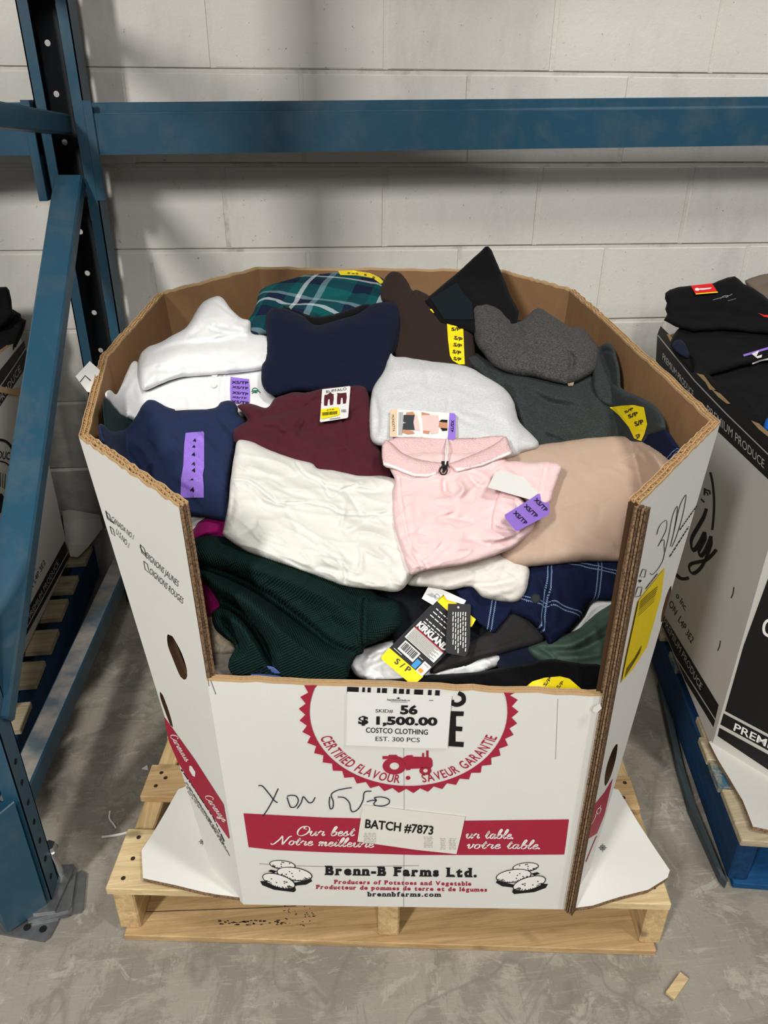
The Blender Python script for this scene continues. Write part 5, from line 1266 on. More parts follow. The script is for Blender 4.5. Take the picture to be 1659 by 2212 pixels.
Soft([(985, 1276), (1019, 1262), (1049, 1285), (1113, 1295), (1110, 1310), (1098, 1333), (1068, 1368), (1057, 1364), (1035, 1347), (1010, 1326)], .062, .006, 8, .012, wr=(.0008, 40), seed=38, smooth=False).build('collar', C_WPANE, plaid.o)
c = plaid.surf(np.array([(1157, 1293)]), .001)[0]; nn = (CAM-c)/np.linalg.norm(CAM-c); mm = MB(); mm.cyl(c, c+nn*.003, .0075, 20); mm.cyl(c, c+nn*.0042, .0078, 20, 0, .0060); bt = mm.build('button', NT('dark_button').done((.010, .012, .014), .55, .2), plaid.o)
cream = Soft([(880, 1262), (905, 1230), (960, 1215), (1060, 1195), (1116, 1205), (1142, 1226), (1139, 1267), (1126, 1292), (1109, 1301), (1075, 1298), (1042, 1290), (1018, 1268), (971, 1274), (925, 1268)], .074, .018, 18, .04, .004,
     folds=[([(940, 1245), (1040, 1225), (1120, 1225)], .004, 12), ([(1000, 1262), (1060, 1262), (1120, 1250)], -.005, 6), ([(1050, 1285), (1085, 1275), (1125, 1265)], .004, 9), ([(1020, 1235), (1050, 1228), (1065, 1215)], -.005, 5)], wr=(.0016, 24), seed=39).build('cream_top', C_CREAM, None, 'cream top with short sleeve peeking out below the pink polo shirt', 'top')
green = Soft([(394, 1200), (397, 1186), (416, 1167), (436, 1159), (476, 1158), (520, 1166), (600, 1190), (700, 1225), (790, 1265), (824, 1288), (855, 1297), (868, 1324), (864, 1354), (827, 1381), (790, 1397), (784, 1411), (768, 1419), (757, 1444), (743, 1472), (682, 1475), (625, 1475), (602, 1460), (549, 1456), (509, 1459), (494, 1445), (496, 1424), (508, 1397), (483, 1376), (462, 1354), (458, 1324), (474, 1306), (449, 1266), (423, 1233), (402, 1214)], .070, .022, 22, .05, .008,
         folds=[([(405, 1190), (500, 1205), (600, 1240), (700, 1285), (775, 1350), (780, 1400)], .024, 26), ([(415, 1218), (500, 1245), (570, 1282), (650, 1340), (720, 1395), (775, 1412)], -.026, 12, .3), ([(430, 1240), (520, 1290), (590, 1350), (640, 1410), (690, 1455), (740, 1462)], .022, 20), ([(455, 1285), (520, 1325), (565, 1385), (590, 1440), (620, 1470)], -.024, 11), ([(480, 1320), (530, 1360), (550, 1410), (545, 1450)], .014, 14), ([(470, 1330), (500, 1365), (520, 1400), (505, 1440)], -.010, 8), ([(470, 1360), (490, 1372), (510, 1395)], .010, 9)],
         wr=(.0018, 40), seed=40, cr=.5, seams=[([(786, 1296), (783, 1350), (783, 1405)], .004, 3)]).build('waffle_sweater', WAFF, None, 'dark green waffle knit sweater draped in deep folds at the front left', 'sweater', step=3.4)
white = Soft([(508, 972), (512, 955), (522, 950), (548, 956), (582, 972), (632, 990), (672, 1000), (688, 1012), (725, 1017), (778, 1028), (840, 1030), (880, 1060), (885, 1160), (905, 1222), (890, 1246), (862, 1277), (814, 1274), (748, 1266), (698, 1249), (615, 1219), (549, 1198), (506, 1175), (482, 1155), (482, 1145), (492, 1096), (499, 1029)], .112, .020, 26, .05, .008,
         folds=[([(520, 1025), (590, 1060), (620, 1100), (640, 1150)], .0045, 14), ([(530, 1000), (620, 1040), (700, 1080)], .004, 10), ([(600, 1075), (630, 1120), (650, 1160)], -.003, 9), ([(720, 1080), (740, 1120), (800, 1150), (850, 1160)], .0045, 12), ([(640, 1010), (700, 1040), (800, 1045)], .0035, 8), ([(505, 1085), (560, 1080), (620, 1090)], .003, 10), ([(490, 1130), (500, 1100), (503, 1060)], -.004, 8), ([(660, 1030), (740, 1060), (840, 1065)], -.003, 6), ([(520, 1120), (580, 1130), (620, 1110)], .003, 12), ([(700, 1200), (790, 1190), (850, 1230)], .003, 24)], wr=(.0026, 30), ang=.45, stretch=3, seed=41,
         seams=[([(500, 1035), (540, 1040), (585, 1075), (605, 1086), (665, 1086), (710, 1094), (745, 1110), (850, 1110)], .0028, 2.8), ([(640, 1000), (660, 1025), (695, 1042), (714, 1073), (740, 1058), (780, 1044)], .002, 2.4)]).build('white_sweatshirt', C_WHITE, None, 'large off-white sweatshirt with seams spread across the front middle of the heap', 'sweatshirt', step=3.2)
# ---- pink polo shirt: body, two sleeves, collar leaves, tags
pink = Soft([(853, 1036), (842, 1010), (850, 985), (900, 975), (985, 975), (1060, 975), (1085, 985), (1100, 1010), (1075, 1045), (1120, 1090), (1160, 1110), (1156, 1129), (1148, 1148), (1116, 1178), (1079, 1196), (1004, 1219), (922, 1232), (890, 1242), (880, 1225), (870, 1195), (857, 1159), (848, 1103), (849, 1060)], .138, .018, 22, .045, .006,
         folds=[([(960, 1030), (962, 1060), (985, 1075)], -.008, 6), ([(985, 1035), (1000, 1055), (990, 1075)], .006, 7), ([(940, 1080), (980, 1075), (1040, 1030)], .005, 8), ([(900, 1130), (980, 1100), (1050, 1080)], .004, 16), ([(1000, 1160), (1060, 1175), (1120, 1160)], -.005, 7), ([(960, 1180), (1040, 1170), (1120, 1140)], .005, 12), ([(870, 1060), (890, 1120), (890, 1180)], .003, 10), ([(1010, 1025), (1035, 1050), (1055, 1045)], -.005, 5), ([(1065, 1170), (1095, 1160), (1115, 1150)], .006, 6)], wr=(.0024, 28), ang=-.4, seed=42,
         seams=[([(862, 1165), (878, 1200), (905, 1232)], .0015, 2.4), ([(862, 1030), (868, 1090), (884, 1170), (912, 1228)], .0022, 2.4)]).build('polo_shirt', C_PINK, None, 'pale pink collared polo shirt with purple tags on top of the heap', 'shirt', step=3.2)
P_ = pink.o
s1 = Soft([(1068, 1010), (1080, 1000), (1109, 996), (1150, 998), (1184, 997), (1213, 1006), (1206, 1032), (1196, 1060), (1186, 1086), (1150, 1090), (1110, 1060), (1075, 1040)], .150, .010, 14, .02, wr=(.0016, 22), seed=43, seams=[([(1180, 999), (1172, 1040), (1162, 1085)], .002, 2.2)], folds=[([(1080, 1010), (1110, 1030), (1130, 1060)], .004, 7)]).build('sleeve', C_PINK, P_)
s2 = Soft([(1060, 1140), (1064, 1100), (1076, 1068), (1092, 1058), (1118, 1070), (1140, 1095), (1150, 1125), (1120, 1155), (1095, 1158), (1070, 1150)], .156, .012, 14, .02, wr=(.0018, 22), seed=44, seams=[([(1064, 1128), (1090, 1140), (1118, 1148)], .002, 2.2)], folds=[([(1080, 1080), (1105, 1100), (1125, 1130)], .004, 8), ([(1110, 1075), (1120, 1095), (1115, 1110)], -.006, 4)]).build('sleeve', C_PINK, P_)
def m_pique():
    t, col, v = cloth_nt('pink_collar_pique', (235, 198, 197), .03); t.bump(t.vor(v, 520), .8, .0015); return t.done(col, .9, .12)
C_PQ = m_pique()
c_in = Soft([(830, 962), (840, 950), (870, 944), (941, 945), (1019, 946), (1088, 942), (1090, 965), (1040, 985), (975, 996), (950, 998), (900, 990), (850, 975)], .144, .004, 8, .008, wr=(0, 1), seed=45).build('neck_band', C_PQ, P_)
c_l = Soft([(825, 966), (828, 957), (838, 952), (870, 978), (905, 992), (958, 1001), (955, 1010), (944, 1025), (920, 1030), (895, 1029), (855, 1013), (829, 1005)], .160, .008, 9, .012, wr=(.0006, 40), seed=46, folds=[([(840, 970), (890, 1000), (940, 1010)], .004, 14)]).build('collar', C_PQ, P_)
Soft([(827, 996), (855, 1004), (895, 1021), (925, 1022), (945, 1017), (943, 1026), (922, 1031), (895, 1030), (854, 1014), (828, 1005)], .164, .006, 5, .008, wr=(0, 1), seed=48, smooth=False).build('collar_stripe', C_WHITE2, c_l.o, step=3)
c_r = Soft([(968, 1003), (990, 994), (1030, 978), (1070, 958), (1092, 943), (1098, 955), (1105, 972), (1104, 982), (1042, 1005), (988, 1019), (978, 1013)], .160, .008, 9, .012, wr=(.0006, 40), seed=47, folds=[([(985, 1008), (1040, 990), (1095, 965)], .003, 14)]).build('collar', C_PQ, P_)
Soft([(979, 1010), (1040, 995), (1104, 972), (1105, 981), (1042, 1006), (987, 1020)], .164, .006, 5, .008, wr=(0, 1), seed=49, smooth=False).build('collar_stripe', C_WHITE2, c_r.o, step=3)
lay('neck_label', [[(953, 996), (969, 996), (967, 1010), (958, 1024), (955, 1010)]], pink, .010, TAGBLK, P_, 0, .001)
# hang tag with a picture, lying on the grey sweatshirt
TP = plane3(*grey.surf(np.array([(845, 915), (978, 915), (910, 935)]), .012))
tg = patch('hang_tag', [[(843, 885), (860, 884), (981, 893), (985, 897), (984, 946), (979, 951), (965, 949), (842, 943)]], TP, .0, PAPER, P_, 0, .0012)
k = Ink(); k.poly([(843, 885), (858, 884), (857, 944), (842, 943)]); k.build('tag_band', TP, .0005, I_BEI, tg)
k = Ink(); k.poly([(971, 892), (981, 893), (985, 897), (984, 946), (979, 951), (967, 949)]); k.build('tag_size_band', TP, .0005, PURPLE, tg)
k = Ink(); k.text('MONDETTA', (846, 896), (848, 932), 5.5, 0, 0); k.text('XS/TP', (975, 907), (973, 933), 6.5, 0, .03); 
for i in range(5): k.line([(862+i*1.9, 890), (861+i*1.9, 940)], .5, 0, False)
k.build('tag_lettering', TP, .0009, I_BLK, tg)
q = lambda pts: [(780+x/2.676, 860+y/2.676) for x, y in pts]
k = Ink()
k.poly(q([(262, 82), (300, 78), (315, 100), (255, 105)]), 0); k.poly(q([(240, 180), (300, 190), (310, 205), (270, 210), (240, 200)]), 0); k.poly(q([(350, 80), (398, 92), (395, 112), (352, 112)]), 0); k.poly(q([(352, 182), (398, 190), (392, 208), (352, 200)]), 0); k.poly(q([(450, 140), (470, 136), (500, 140), (500, 175), (470, 180), (448, 165)]), 0)
k.poly(q([(245, 97), (310, 98), (305, 130), (310, 185), (240, 182), (243, 145), (265, 143), (243, 138)]), 1)
k.poly(q([(310, 100), (400, 98), (445, 100), (450, 140), (448, 165), (445, 200), (405, 208), (400, 190), (310, 185), (303, 140)]), 2)
k.poly(q([(450, 135), (465, 124), (500, 126), (498, 142), (470, 140)]), 3); k.poly(q([(458, 172), (500, 176), (498, 188), (470, 190)]), 3)
k.poly(q([(318, 78), (340, 76), (352, 130), (360, 225), (345, 226), (335, 140)]), 4)
k.build('tag_picture', Stack(k, TP), 0, [I_SKIN, I_DGR, I_PNK, I_BLK, I_WHT], tg)
mm = MB(); A_ = TP(np.array([(966, 945)]), .002)[0]; B_ = pink.surf(np.array([(962, 1004)]), .012)[0]
for dx in (-.0016, .0016):
    pr_ = None
    for i in range(9):
        t_ = i/8; p_ = A_+(B_-A_)*t_+np.array((dx*math.sin(t_*3.1), -.004*math.sin(t_*3.1), .006*math.sin(t_*3.1)))
        if pr_ is not None: mm.cyl(pr_, p_, .0009, 6, 0, None, False)
        pr_ = p_
mm.build('tag_cord', I_WHT, P_)
mm = MB(); R3 = pink.surf(np.array([(958, 1016)]), .012)[0]; ring_ = [R3+np.array((.006*math.cos(a), 0, .008*math.sin(a))) for a in np.linspace(0, 6.28, 13)]
for i in range(12): mm.cyl(ring_[i], ring_[i+1], .0012, 6, 0, None, False)
mm.build('safety_pin', TAGBLK, P_)
# size strip hanging off the polo: white back turned up, purple front
TP2 = plane3(*pink.surf(np.array([(1060, 1060), (1120, 1140), (1150, 1090)]), .030))
ss = patch('size_strip', [[(1054, 1053), (1070, 1019), (1088, 1018), (1160, 1040), (1182, 1053), (1144, 1079)]], TP2, .004, PAPER, P_, 0, .0008)
TP3 = plane3(*pink.surf(np.array([(1110, 1100), (1120, 1145), (1150, 1090)]), .030))
sp_ = patch('size_strip', [[(1182, 1054), (1188, 1104), (1185, 1112), (1118, 1147), (1113, 1146), (1092, 1120), (1090, 1112), (1144, 1079)]], TP3, .003, PURPLE, P_, 0, .0008)
repeat_text('XS/TP', [((1108, 1108), (1134, 1134), 9), ((1131, 1094), (1157, 1119), 9), ((1153, 1080), (1178, 1106), 9), ((1175, 1068), (1185, 1082), 8)], TP3, .0042, I_SIZE, sp_, .02)
mm = MB()
# ---- swing tags of the black tee
TK = plane3(*blk.surf(np.array([(941, 1301), (845, 1430), (990, 1380)]), .030))
kt = patch('swing_tag', [[(941, 1296), (1012, 1361), (1005, 1372), (914, 1462), (841, 1400)]], TK, .002, TAGBLK, blk.o, 0, .001)
kb = patch('tag_size_band', [[(841, 1399), (914, 1462), (896, 1478), (890, 1480), (824, 1424), (824, 1418)]], TK, .002, YELLOW, kt, 0, .001)
kk = patch('swing_tag', [[(955, 1281), (962, 1283), (1028, 1338), (1019, 1354), (1006, 1352), (940, 1303)]], TK, .0008, YELLOW, blk.o, 0, .001)
k = Ink(); k.text('S / P', (851, 1431), (882, 1454), 13, 0, .02); k.build('size_print', TK, .0032, I_DGR, kb)
def kq(u, v): # tag coordinates: u across from upper left, v down the strip
    o = np.array((941., 1300.)); ex = np.array((68., 61.)); ey = np.array((-117., 121.)); return o+ex*u+ey*v
k = Ink()
for r_, n_ in ((.06, .75), (.115, .8), (.17, .7), (.245, .75), (.29, .7)):
    a_ = .12
    R = random.Random(int(r_*1000))
    while a_ < n_: b_ = a_+R.uniform(.05, .13); k.line([kq(a_, r_), kq(min(b_, n_), r_)], 2.2, 0, False); a_ = b_+.03
k.line([kq(.05, .80), kq(.3, .80)], 1.2, 0, False); k.line([kq(.62, .665), kq(.74, .665)], 1.2, 0, False)
k.poly([kq(.05, .42), kq(.97, .42), kq(.97, .60), kq(.05, .60)])
k.poly([kq(.12, .625), kq(.60, .625), kq(.60, .775), kq(.12, .775)])
k.poly([kq(.79, .66), kq(1.0, .66), kq(1.0, .83), kq(.79, .83)])
k.text('KIRKLAND', kq(.06, .395), kq(.97, .395), 11, 0, .05, 0, kq(0, 0)-kq(0, .085))
k.build('tag_lettering', TK, .0032, I_WHT, kt)
k = Ink(); 
for i in range(11): k.line([kq(.08, .435+i*.0150), kq(.92-(i % 3)*.08, .435+i*.0150)], .8, 0, False)
x = .15
R = random.Random(3)
while x < .56: w_ = R.choice((.008, .016, .024)); k.poly([kq(x, .64), kq(x+w_, .64), kq(x+w_, .745), kq(x, .745)]); x += w_+R.choice((.010, .016))
k.line([kq(.82, .69), kq(.97, .69)], .8, 0, False); k.build('tag_print', TK, .0040, I_BLK, kt)
k = Ink(); k.poly([kq(.05, .405), kq(.97, .405), kq(.97, .425), kq(.05, .425)]); k.build('tag_red_line', TK, .0036, m_ink('signature_red', (150, 30, 40)), kt)
k = Ink(); k.poly([kq(.63, .70), kq(.76, .70), kq(.76, .82), kq(.63, .82)]); k.build('tag_care_mark', TK, .0034, I_BLU, kt)
k = Ink(); k.poly([kq(.82, .76), kq(.93, .76), kq(.93, .81), kq(.82, .81)]); k.build('tag_care_mark', TK, .0046, I_ORG, kt)
TK2 = plane3(*blk.surf(np.array([(967, 1303), (1017, 1306), (990, 1415)]), .040))
t2 = patch('swing_tag', [[(968, 1304), (1014, 1305), (1017, 1308), (1015, 1390), (1009, 1413), (1004, 1418), (966, 1411), (962, 1405)]], TK2, .004, TAGBLK, blk.o, 0, .001)
k = Ink()
for i in range(6):
    x = 1006-i*5.4; a_ = 1322; R = random.Random(i+50)
    while a_ < 1404-(i % 3)*7: b_ = a_+R.uniform(5, 13); k.line([(x, a_), (x-.6, b_)], 2.0, 0, False); a_ = b_+2.5
k.poly([(990+2.4*math.cos(a), 1312+2.4*math.sin(a)) for a in np.linspace(0, 6.28, 12, False)])
k.build('tag_lettering', TK2, .0052, I_WHT, t2)
TK3 = plane3(*blk.surf(np.array([(928, 1262), (1005, 1300), (915, 1292)]), .026))
t3 = patch('care_tag', [[(928, 1262), (968, 1279), (1007, 1297), (1002, 1306), (966, 1296), (958, 1284), (935, 1307), (911, 1293)]], TK3, .0, PAPER, blk.o, 0, .0008)
k = Ink(); 
for i in range(4): k.line([(922+i*3.5, 1283-i*.5), (934+i*4, 1290+i*.6)], 1.0, 0, False)
k.line([(938, 1288), (944, 1283), (950, 1290), (942, 1294)], 1.0, closed=True); k.build('care_print', TK3, .0012, I_GRY, t3)
# ------------------------------------------------------------------ the neighbouring produce bins
BLK_BD = m_board('black_printed_board', (30, 29, 30), .0, .1)
def carton(name, ring, z0, z1, label, mats):
    """a plain many-sided carton: one slab per side"""
    c = np.mean(ring, axis=0); r = empty(name, (c[0], c[1], z0), label, 'cardboard bin'); out = []
    for k in range(len(ring)):
        A, B = np.array(ring[k], float), np.array(ring[(k+1) % len(ring)], float); d = (B-A)/np.linalg.norm(B-A); n = np.array((d[1], -d[0]))
        if np.dot(n, c-A) < 0: n = -n
        t = .013; mb = MB(); R = random.Random(k+3); N = 10
        zt = [z1+(0 if i in (0, N) else R.uniform(-.004, .002)) for i in range(N+1)]
        lo = [(*(A+(B-A)*i/N), z0) for i in range(N+1)]; hi = [(*(A+(B-A)*i/N), zt[i]) for i in range(N+1)]
        off = np.array((n[0], n[1], 0))*t; V = [np.array(p) for p in lo+hi]; V = V+[p+off for p in V]; M_ = 2*(N+1)
        f, m = [], []
        for i in range(N):
            a, b, cc, dd = i, i+1, N+1+i+1, N+1+i
            f += [(a, b, cc, dd), (b+M_, a+M_, dd+M_, cc+M_), (dd, cc, cc+M_, dd+M_), (b, a, a+M_, b+M_)]; m += [0, 1, 2, 2]
        f += [(0, N+1, N+1+M_, M_), (N, N+M_, 2*N+1+M_, 2*N+1)]; m += [2, 2]
        mb.add(V, f); mb.m = m
        out.append(mb.build('side_panel', mats[k] if isinstance(mats, dict) and k in mats else (mats['d'] if isinstance(mats, dict) else mats), r))
    return r, out
C0 = np.array((1.240, .218)); C1 = C0+np.array((.17, 1.))*.945; C2 = C0+np.array((.068, -.088))*2.4
RB, RS = carton('cardboard_bin', [C0, C2, (1.93, -.10), (2.18, .10), (2.26, .9), (2.1, 1.16), (1.62, 1.225), C1], .145, .785,
                'black and white produce bin at the right edge, piled with black clothes', {'d': [WHITE_B2, KRAFT, EDGE], 0: [WHITE_B2, KRAFT, EDGE]})
e3 = lambda p, z: np.array((p[0], p[1], z))
RF = plane3(e3(C0, .15), e3(C1, .15), e3(C0, .7)); RD = plane3(e3(C0, .15), e3(C2, .15), e3(C0, .7))
FACE, DIAG = RS[7], RS[0]
k = Ink(); k.poly([(1420, 722), (1427, 704), (1500, 776), (1600, 880), (1668, 950), (1668, 1044), (1559, 940), (1480, 866), (1415, 806)])
k.poly([(1405, 1284), (1434, 1329), (1500, 1437), (1552, 1523), (1541, 1571), (1480, 1470), (1425, 1374), (1402, 1330)])
k.line([(1534, 1020), (1539, 1045), (1542, 1081), (1541, 1116), (1538, 1145)], 4.6); q = lambda pts: [(1380+x/5.53, 1000+y/5.53) for x, y in pts]
nib = (math.radians(60), .45)
k.line(q([(805, 545), (770, 650), (690, 790), (640, 880), (622, 960), (640, 1040), (680, 1020), (740, 920), (785, 825)]), 10, pen=nib)
k.line(q([(790, 825), (790, 900), (750, 980), (715, 1060), (735, 1110), (780, 1070), (830, 960), (862, 875)]), 10, pen=nib)
k.line(q([(862, 880), (865, 960), (820, 1090), (760, 1220), (690, 1300), (630, 1315), (598, 1255), (625, 1205), (720, 1180), (800, 1160), (870, 1100), (925, 1035)]), 8, pen=nib)
k.line(q([(440, 1330), (490, 1375), (540, 1385), (595, 1372)]), 7); k.line(q([(790, 320), (845, 335), (848, 375)]), 3.4, 0, False); k.line(q([(793, 350), (820, 358), (822, 388)]), 3, 0, False); k.line(q([(780, 385), (785, 300)]), 3.4); k.line(q([(740, 430), (780, 470)]), 3.4)
k.text('o Inc.', (1459, 1288), (1480, 1321), 1, 0, .0, 0, (6.0, -11)); k.text('ON  L4P 3E2', (1444, 1306), (1493, 1391), 1, 0, .0, 0, (6.5, -11.5))
k.line([(1585, 1268), (1583, 1282), (1579, 1292)], 2.2); k.line([(1556, 1384), (1554, 1396), (1550, 1406)], 2.0)
pb = k.build('printed_bands', RF, .0008, I_BLK, FACE)
for vv in pb.data.vertices: vv.co.z = max(vv.co.z, .003)
k = Ink(); k.line([(1421, 724), (1500, 822), (1567, 892), (1668, 990)], 2.4, 0, False); k.line([(1408, 1336), (1425, 1366), (1490, 1468), (1546, 1556)], 2.2, 0, False)
k.text('PREMIUM PRODUCE', (1431, 776), (1497, 859), 1, 0, .0, 0, (1.0, -15)); k.text('PREMIUM PRODUCE', (1526, 892), (1650, 1012), 1, 0, .0, 0, (1.6, -19))
k.text('PREMIUM PRODUCE', (1432, 1345), (1513, 1491), 1, 0, .0, 0, (4.5, -12.5))
bl_ = k.build('band_lettering', RF, .0016, m_ink('light_grey_ink', (190, 188, 184)), pb)
for vv in bl_.data.vertices: vv.co.z = max(vv.co.z, .004)
RP = lambda z: tuple(topx([(C2[0], C2[1], z)])[0]); zz = lambda x, y: float(RD(np.array([(x, y)]))[0][2]); CT = C0+(C2-C0)*.10
k = Ink(); k.poly([(1668, 1225), tuple(topx([(CT[0], CT[1], .775)])[0]), RP(.775), RP(zz(1566, 1536)), (1566, 1536), (1606, 1395)])
k.poly([(1563, 1541), RP(zz(1563, 1541)), RP(zz(1556, 1565)), (1556, 1565)]); k.poly([(1554, 1572), RP(zz(1554, 1572)), RP(.150), (1550, 1590)])
pb2 = k.build('printed_panel', RD, .0008, I_BLK, DIAG)
for vv in pb2.data.vertices: vv.co.z = max(vv.co.z, .004)
k = Ink(); k.text('PREMIUM', (1584, 1577), (1706, 1640), 1, 0, .014, 0, (4.5, -16)); k.line([(1672, 1336), (1656, 1342), (1650, 1354), (1652, 1368), (1664, 1376)], 6); k.build('panel_lettering', RD, .0016, I_WHT, pb2)
flap([(1531, 1604), (1540, 1600), (1552, 1594), (1668, 1660), (1790, 1730), (1790, 1815), (1659, 1794), (1626, 1787), (1604, 1730), (1575, 1680), (1550, 1640)], .1535, .009, 'bottom_flap', RB, [WHITE_B2, EDGE])
# torn bits of rim
for pts in ([(1504, 806), (1520, 810), (1536, 832), (1546, 842), (1533, 842), (1524, 826)], [(1440, 722), (1452, 744), (1458, 738), (1446, 722)], [(1536, 840), (1556, 850), (1578, 872), (1570, 872), (1552, 858)], [(1622, 908), (1640, 915), (1668, 940), (1668, 950), (1640, 928)]):
    patch('torn_rim', [pts], RF, .003, LINER, FACE, 0, .002)
YR = np.array([(540, 1.16), (600, 1.13), (690, 1.05), (760, .93), (840, .78), (940, .60), (1000, .5)]); RHEAP = Heap(YR)
BIG = dict(heap=RHEAP)
Soft([(1610, 612), (1614, 604), (1635, 596), (1655, 592), (1700, 590), (1760, 620), (1760, 690), (1680, 680), (1640, 650)], -.01, .03, 24, .05, seed=61, **BIG).build('taupe_garment', C_TAUPE, None, 'taupe brown knit garment at the far back of the right bin', 'garment')
Soft([(1452, 732), (1500, 715), (1560, 720), (1700, 730), (1760, 790), (1760, 960), (1690, 945), (1640, 925), (1590, 880), (1540, 845), (1500, 800), (1470, 770)], .0, .02, 24, .10, wr=(.003, 40), seed=62, folds=[([(1500, 800), (1580, 785), (1668, 770)], -.008, 7), ([(1520, 830), (1600, 835), (1668, 850)], .006, 14)], **BIG).build('black_garment', C_BLACKK, None, 'lowest black garment of the right bin, reaching over its torn rim', 'garment')
g = Soft([(1448, 745), (1480, 700), (1560, 690), (1680, 700), (1760, 720), (1760, 790), (1668, 778), (1600, 792), (1550, 806), (1510, 812), (1480, 790)], .045, .022, 22, .05, wr=(.003, 34), seed=63, folds=[([(1470, 730), (1560, 728), (1668, 740)], -.006, 8), ([(1530, 800), (1600, 785), (1668, 765)], .006, 9)], **BIG).build('black_garment', C_BLACKK, None, 'middle black garment of the right bin, with purple and white label', 'garment')
lay('size_label', [[(1605, 766), (1668, 747), (1668, 752), (1607, 770)], [(1622, 763), (1640, 757), (1634, 770), (1646, 766), (1645, 772), (1636, 774)], [(1624, 785), (1640, 778), (1668, 772), (1668, 776), (1645, 780), (1626, 787)]], g, .004, [PURPLE, I_WHT], g.o, 6, .0008, [0, 1, 1])
g = Soft([(1434, 692), (1441, 679), (1437, 668), (1440, 655), (1436, 645), (1437, 633), (1447, 626), (1469, 619), (1487, 618), (1541, 612), (1556, 605), (1572, 599), (1587, 597), (1597, 604), (1606, 613), (1626, 621), (1650, 638), (1668, 655), (1760, 690), (1760, 740), (1668, 722), (1560, 712), (1500, 716), (1460, 706)], .08, .022, 18, .07, .008, smooth=False, wr=(.0025, 44), seed=64, folds=[([(1455, 672), (1530, 668), (1668, 690)], -.005, 8)], edge=1.2, **BIG).build('black_sweater', C_BLACKK, None, 'black sweater with red tag on top of the stack in the right bin', 'sweater')
TR = plane3(*g.surf(np.array([(1494, 620), (1538, 616), (1520, 640)]), .006))
tg = patch('red_tag', [[(1492, 617), (1538, 612), (1551, 632), (1503, 636)]], TR, .004, REDTAG, g.o, 0, .0012)
k = Ink(); k.poly([(1506+5*math.cos(a), 625+3.2*math.sin(a)) for a in np.linspace(0, 6.28, 14, False)], 0); k.poly([(1511, 623), (1528, 622), (1538, 621), (1534, 624), (1520, 626), (1511, 626)], 0); k.poly([(1503, 634), (1550, 630), (1551, 632), (1503, 636)], 1)
k.build('tag_print', TR, .0052, [I_WHT, YELLOW], tg)
lay('red_label', [[(1637, 676), (1650, 680), (1668, 681), (1668, 688), (1650, 684)]], g, .003, REDTAG, g.o, 6)
k = Ink(); k.line([(1540, 648), (1558, 643), (1572, 640), (1582, 635)], 1.4); k.line([(1556, 645), (1564, 639), (1574, 639), (1568, 643)], 1.2); k.line([(1572, 650), (1590, 645)], 1.0); k.build('embroidered_script', g, .003, I_GRY, g.o)
Soft([(1452, 745), (1458, 736), (1470, 734), (1480, 742), (1490, 765), (1486, 774), (1472, 768), (1456, 756)], .075, .014, 14, .03, seed=65, heap=RHEAP).build('navy_garment', C_DNAVY, None, 'rolled dark navy cloth bulging over the rim of the right bin', 'garment')
Soft([(1650, 925), (1652, 910), (1664, 900), (1720, 890), (1720, 960), (1668, 935)], .05, .016, 14, .03, seed=66, heap=RHEAP).build('blue_garment', C_COB, None, 'bright cobalt blue cloth at the right edge just inside the produce bin', 'garment')
# left bin behind the braces
D1 = np.array((-.344, 1.14)); D0 = np.array((-.338, .40))
LB, LSs = carton('cardboard_bin', [D0, D1, (-.50, 1.235), (-1.0, 1.235), (-1.2, 1.1), (-1.2, .4), (-1.05, .2), (-.52, .2)], .145, .825,
                 'black and white produce bin at the left edge, behind the blue rack braces', {'d': [WHITE_B2, KRAFT, EDGE]})
LF = plane3(e3(D0, .15), e3(D1, .15), e3(D0, .7)); FACE2 = LSs[0]
k = Ink(); k.poly([(52, 736), (63, 784), (-10, 893), (-60, 960), (-60, 880), (-10, 812)]); k.poly([(140, 1168), (151, 1203), (43, 1398), (-20, 1510), (-30, 1480), (52, 1331)])
k.line([(-20, 950), (0, 950), (15, 955), (26, 968), (31, 985)], 5.5); k.line([(-10, 995), (8, 998), (18, 1004), (25, 1014)], 3)
for a, b in (((2, 1020), (1, 1052)), ((7, 1022), (6, 1054)), ((12, 1024), (10, 1056)), ((17, 1026), (14, 1054))): k.line([a, b], 1.2)
k.poly([(-10, 1066), (4, 1066), (11, 1076), (10, 1092), (4, 1106), (-10, 1118)]); k.text('DUCE', (-4, 990), (27, 994), 17, 0, .01)
k.text('Inc.', (65, 1246), (77, 1228), 1, 0, 0, 0, (-4, -9)); k.text('ON L4P 3E2', (62, 1288), (99, 1216), 1, 0, 0, 0, (-4.5, -9))
pb = k.build('printed_bands', LF, .0008, I_BLK, FACE2)
for vv in pb.data.vertices: vv.co.z = max(vv.co.z, .003)
k = Ink(); k.line([(56, 752), (30, 792), (-10, 850)], 2, 0, False); k.line([(147, 1192), (100, 1278), (55, 1362), (30, 1410)], 1.8, 0, False); k.text('PRODUCE', (0, 874), (46, 801), 1, 0, 0, 0, (-4.5, -14)); k.text('PREMIUM PRODUCE', (66, 1337), (128, 1218), 1, 0, 0, 0, (-4.5, -9.5))
k.build('band_lettering', LF, .0016, m_ink('light_grey_ink', (190, 188, 184)), pb)
patch('torn_rim', [[(-10, 830), (8, 836), (30, 840), (48, 836), (49, 846), (40, 856), (15, 850), (-10, 846)]], LF, .004, LINER, FACE2, 0, .003)
lf = resample(np.array([(134, 1104), (150, 1101), (216, 1112), (222, 1140), (190, 1182), (168, 1204), (152, 1202), (142, 1166)], float), 6); V, Fc = triangulate([lf], 8)
def _fl(p, o):
    q = atz(p[0], p[1], .1535+o); return q if q[1] < 1.205 else aty(p[0], p[1], 1.205+min(.03, (q[1]-1.205)*.2)-o)
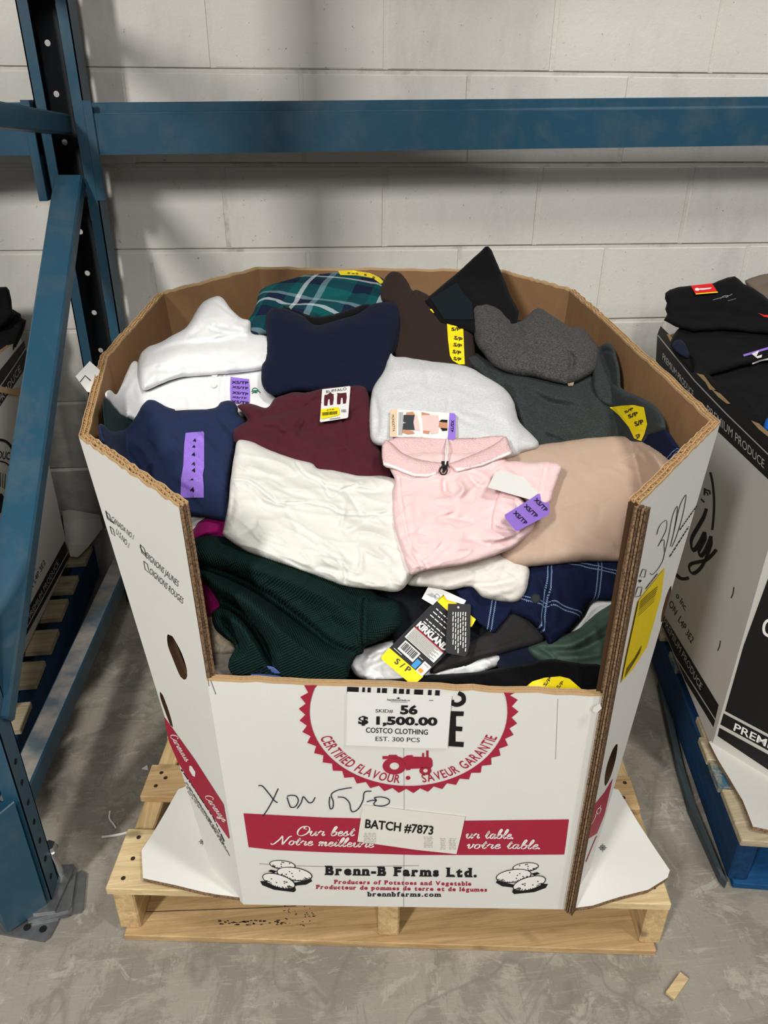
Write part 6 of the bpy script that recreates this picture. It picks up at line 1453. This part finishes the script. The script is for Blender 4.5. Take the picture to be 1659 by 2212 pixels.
n = len(V); v = [_fl(p, 0) for p in V]+[_fl(p, -.006) for p in V]; f = list(Fc)+[tuple(i+n for i in q_[::-1]) for q_ in Fc]
tag(link('bottom_flap', v, f, WHITE_B2, LB), None)
YL = np.array([(560, 1.14), (640, 1.13), (740, 1.10), (800, 1.04), (900, .9)]); LHEAP = Heap(YL)
Soft([(-70, 700), (-20, 690), (28, 668), (45, 678), (46, 687), (57, 692), (52, 712), (45, 730), (32, 756), (22, 788), (-20, 820), (-80, 830)], .0, .03, 20, .06, wr=(.003, 30), seed=71, heap=LHEAP, smooth=False, edge=1.2).build('black_garment', C_BLACKK, None, 'lower black garment slumping over the rim of the left bin', 'garment')
Soft([(-70, 625), (-20, 619), (14, 620), (20, 628), (25, 648), (27, 668), (34, 680), (10, 705), (-20, 715), (-70, 720)], .04, .022, 16, .05, wr=(.003, 30), seed=72, heap=LHEAP, smooth=False, edge=1.0).build('black_sweater', C_BLACKK, None, 'upper black garment of the pile in the left bin', 'sweater')
# unseen board deck, added above the frame to shade the upper wall
dk = MB()
for i in range(7): dk.box((.60, .18+i*.155, 2.30), np.eye(3), (.65, .070, .012))
tag(dk.build('shade_deck', DECKX2), 'board deck added overhead to shade the upper wall, out of the picture', 'light_blocker')

# ------------------------------------------------------------------ repeats share a group
GR = {'wooden_pallet': 'wooden pallets on the floor', 'cardboard_bin': 'cardboard produce bins', 'rack_beam': 'blue rack beams', 'folded_pants': 'folded pants in the white bin',
      'polo_shirt': 'polo shirts in the white bin', 'plaid_shirt': 'plaid shirts', 'plastic_strand': 'plastic strands on the floor', 'white_tee': 'white tee shirts in the white bin', 'black_garment': 'black clothes', 'black_sweater': 'black clothes'}
for o in list(bpy.data.objects):
    if o.parent is None and 'label' in o:
        b = o.name.split('.')[0]
        if b in GR and 'group' not in o: o['group'] = GR[b]

# buried clothes filling the neighbouring bins
def fill(ring, z0, z1, label, seed):
    c = np.mean(ring, axis=0); R = random.Random(seed); v, f = [], []; N = 48; M = len(ring)
    for zi, (z, sc) in enumerate(((z0, .93), (z1-.1, .94), (z1, .90), (z1+.02, .6), (z1+.03, .25))):
        for q in range(N):
            a = q/N*M; i0 = int(a); t_ = a-i0; p = np.array(ring[i0 % M])*(1-t_)+np.array(ring[(i0+1) % M])*t_
            p = c+(p-c)*sc; v.append((p[0], p[1], z+(R.uniform(-.025, .025) if zi > 1 else 0)))
    for r_ in range(4):
        for q in range(N): f.append((r_*N+q, r_*N+(q+1) % N, (r_+1)*N+(q+1) % N, (r_+1)*N+q))
    f += [tuple(range(N-1, -1, -1)), tuple(4*N+q for q in range(N))]
    tag(link('clothes_heap', v, f, C_BLACK2, None, None, True), label, 'clothes', None, 'stuff')
fill([C0, C2, (1.93, -.10), (2.18, .10), (2.26, .9), (2.1, 1.16), (1.62, 1.225), C1], .165, .66, 'buried dark clothes filling the right hand produce bin', 4)
fill([D0, D1, (-.50, 1.235), (-1.0, 1.235), (-1.2, 1.1), (-1.2, .4), (-1.05, .2), (-.52, .2)], .165, .72, 'buried dark clothes filling the left hand produce bin', 5)
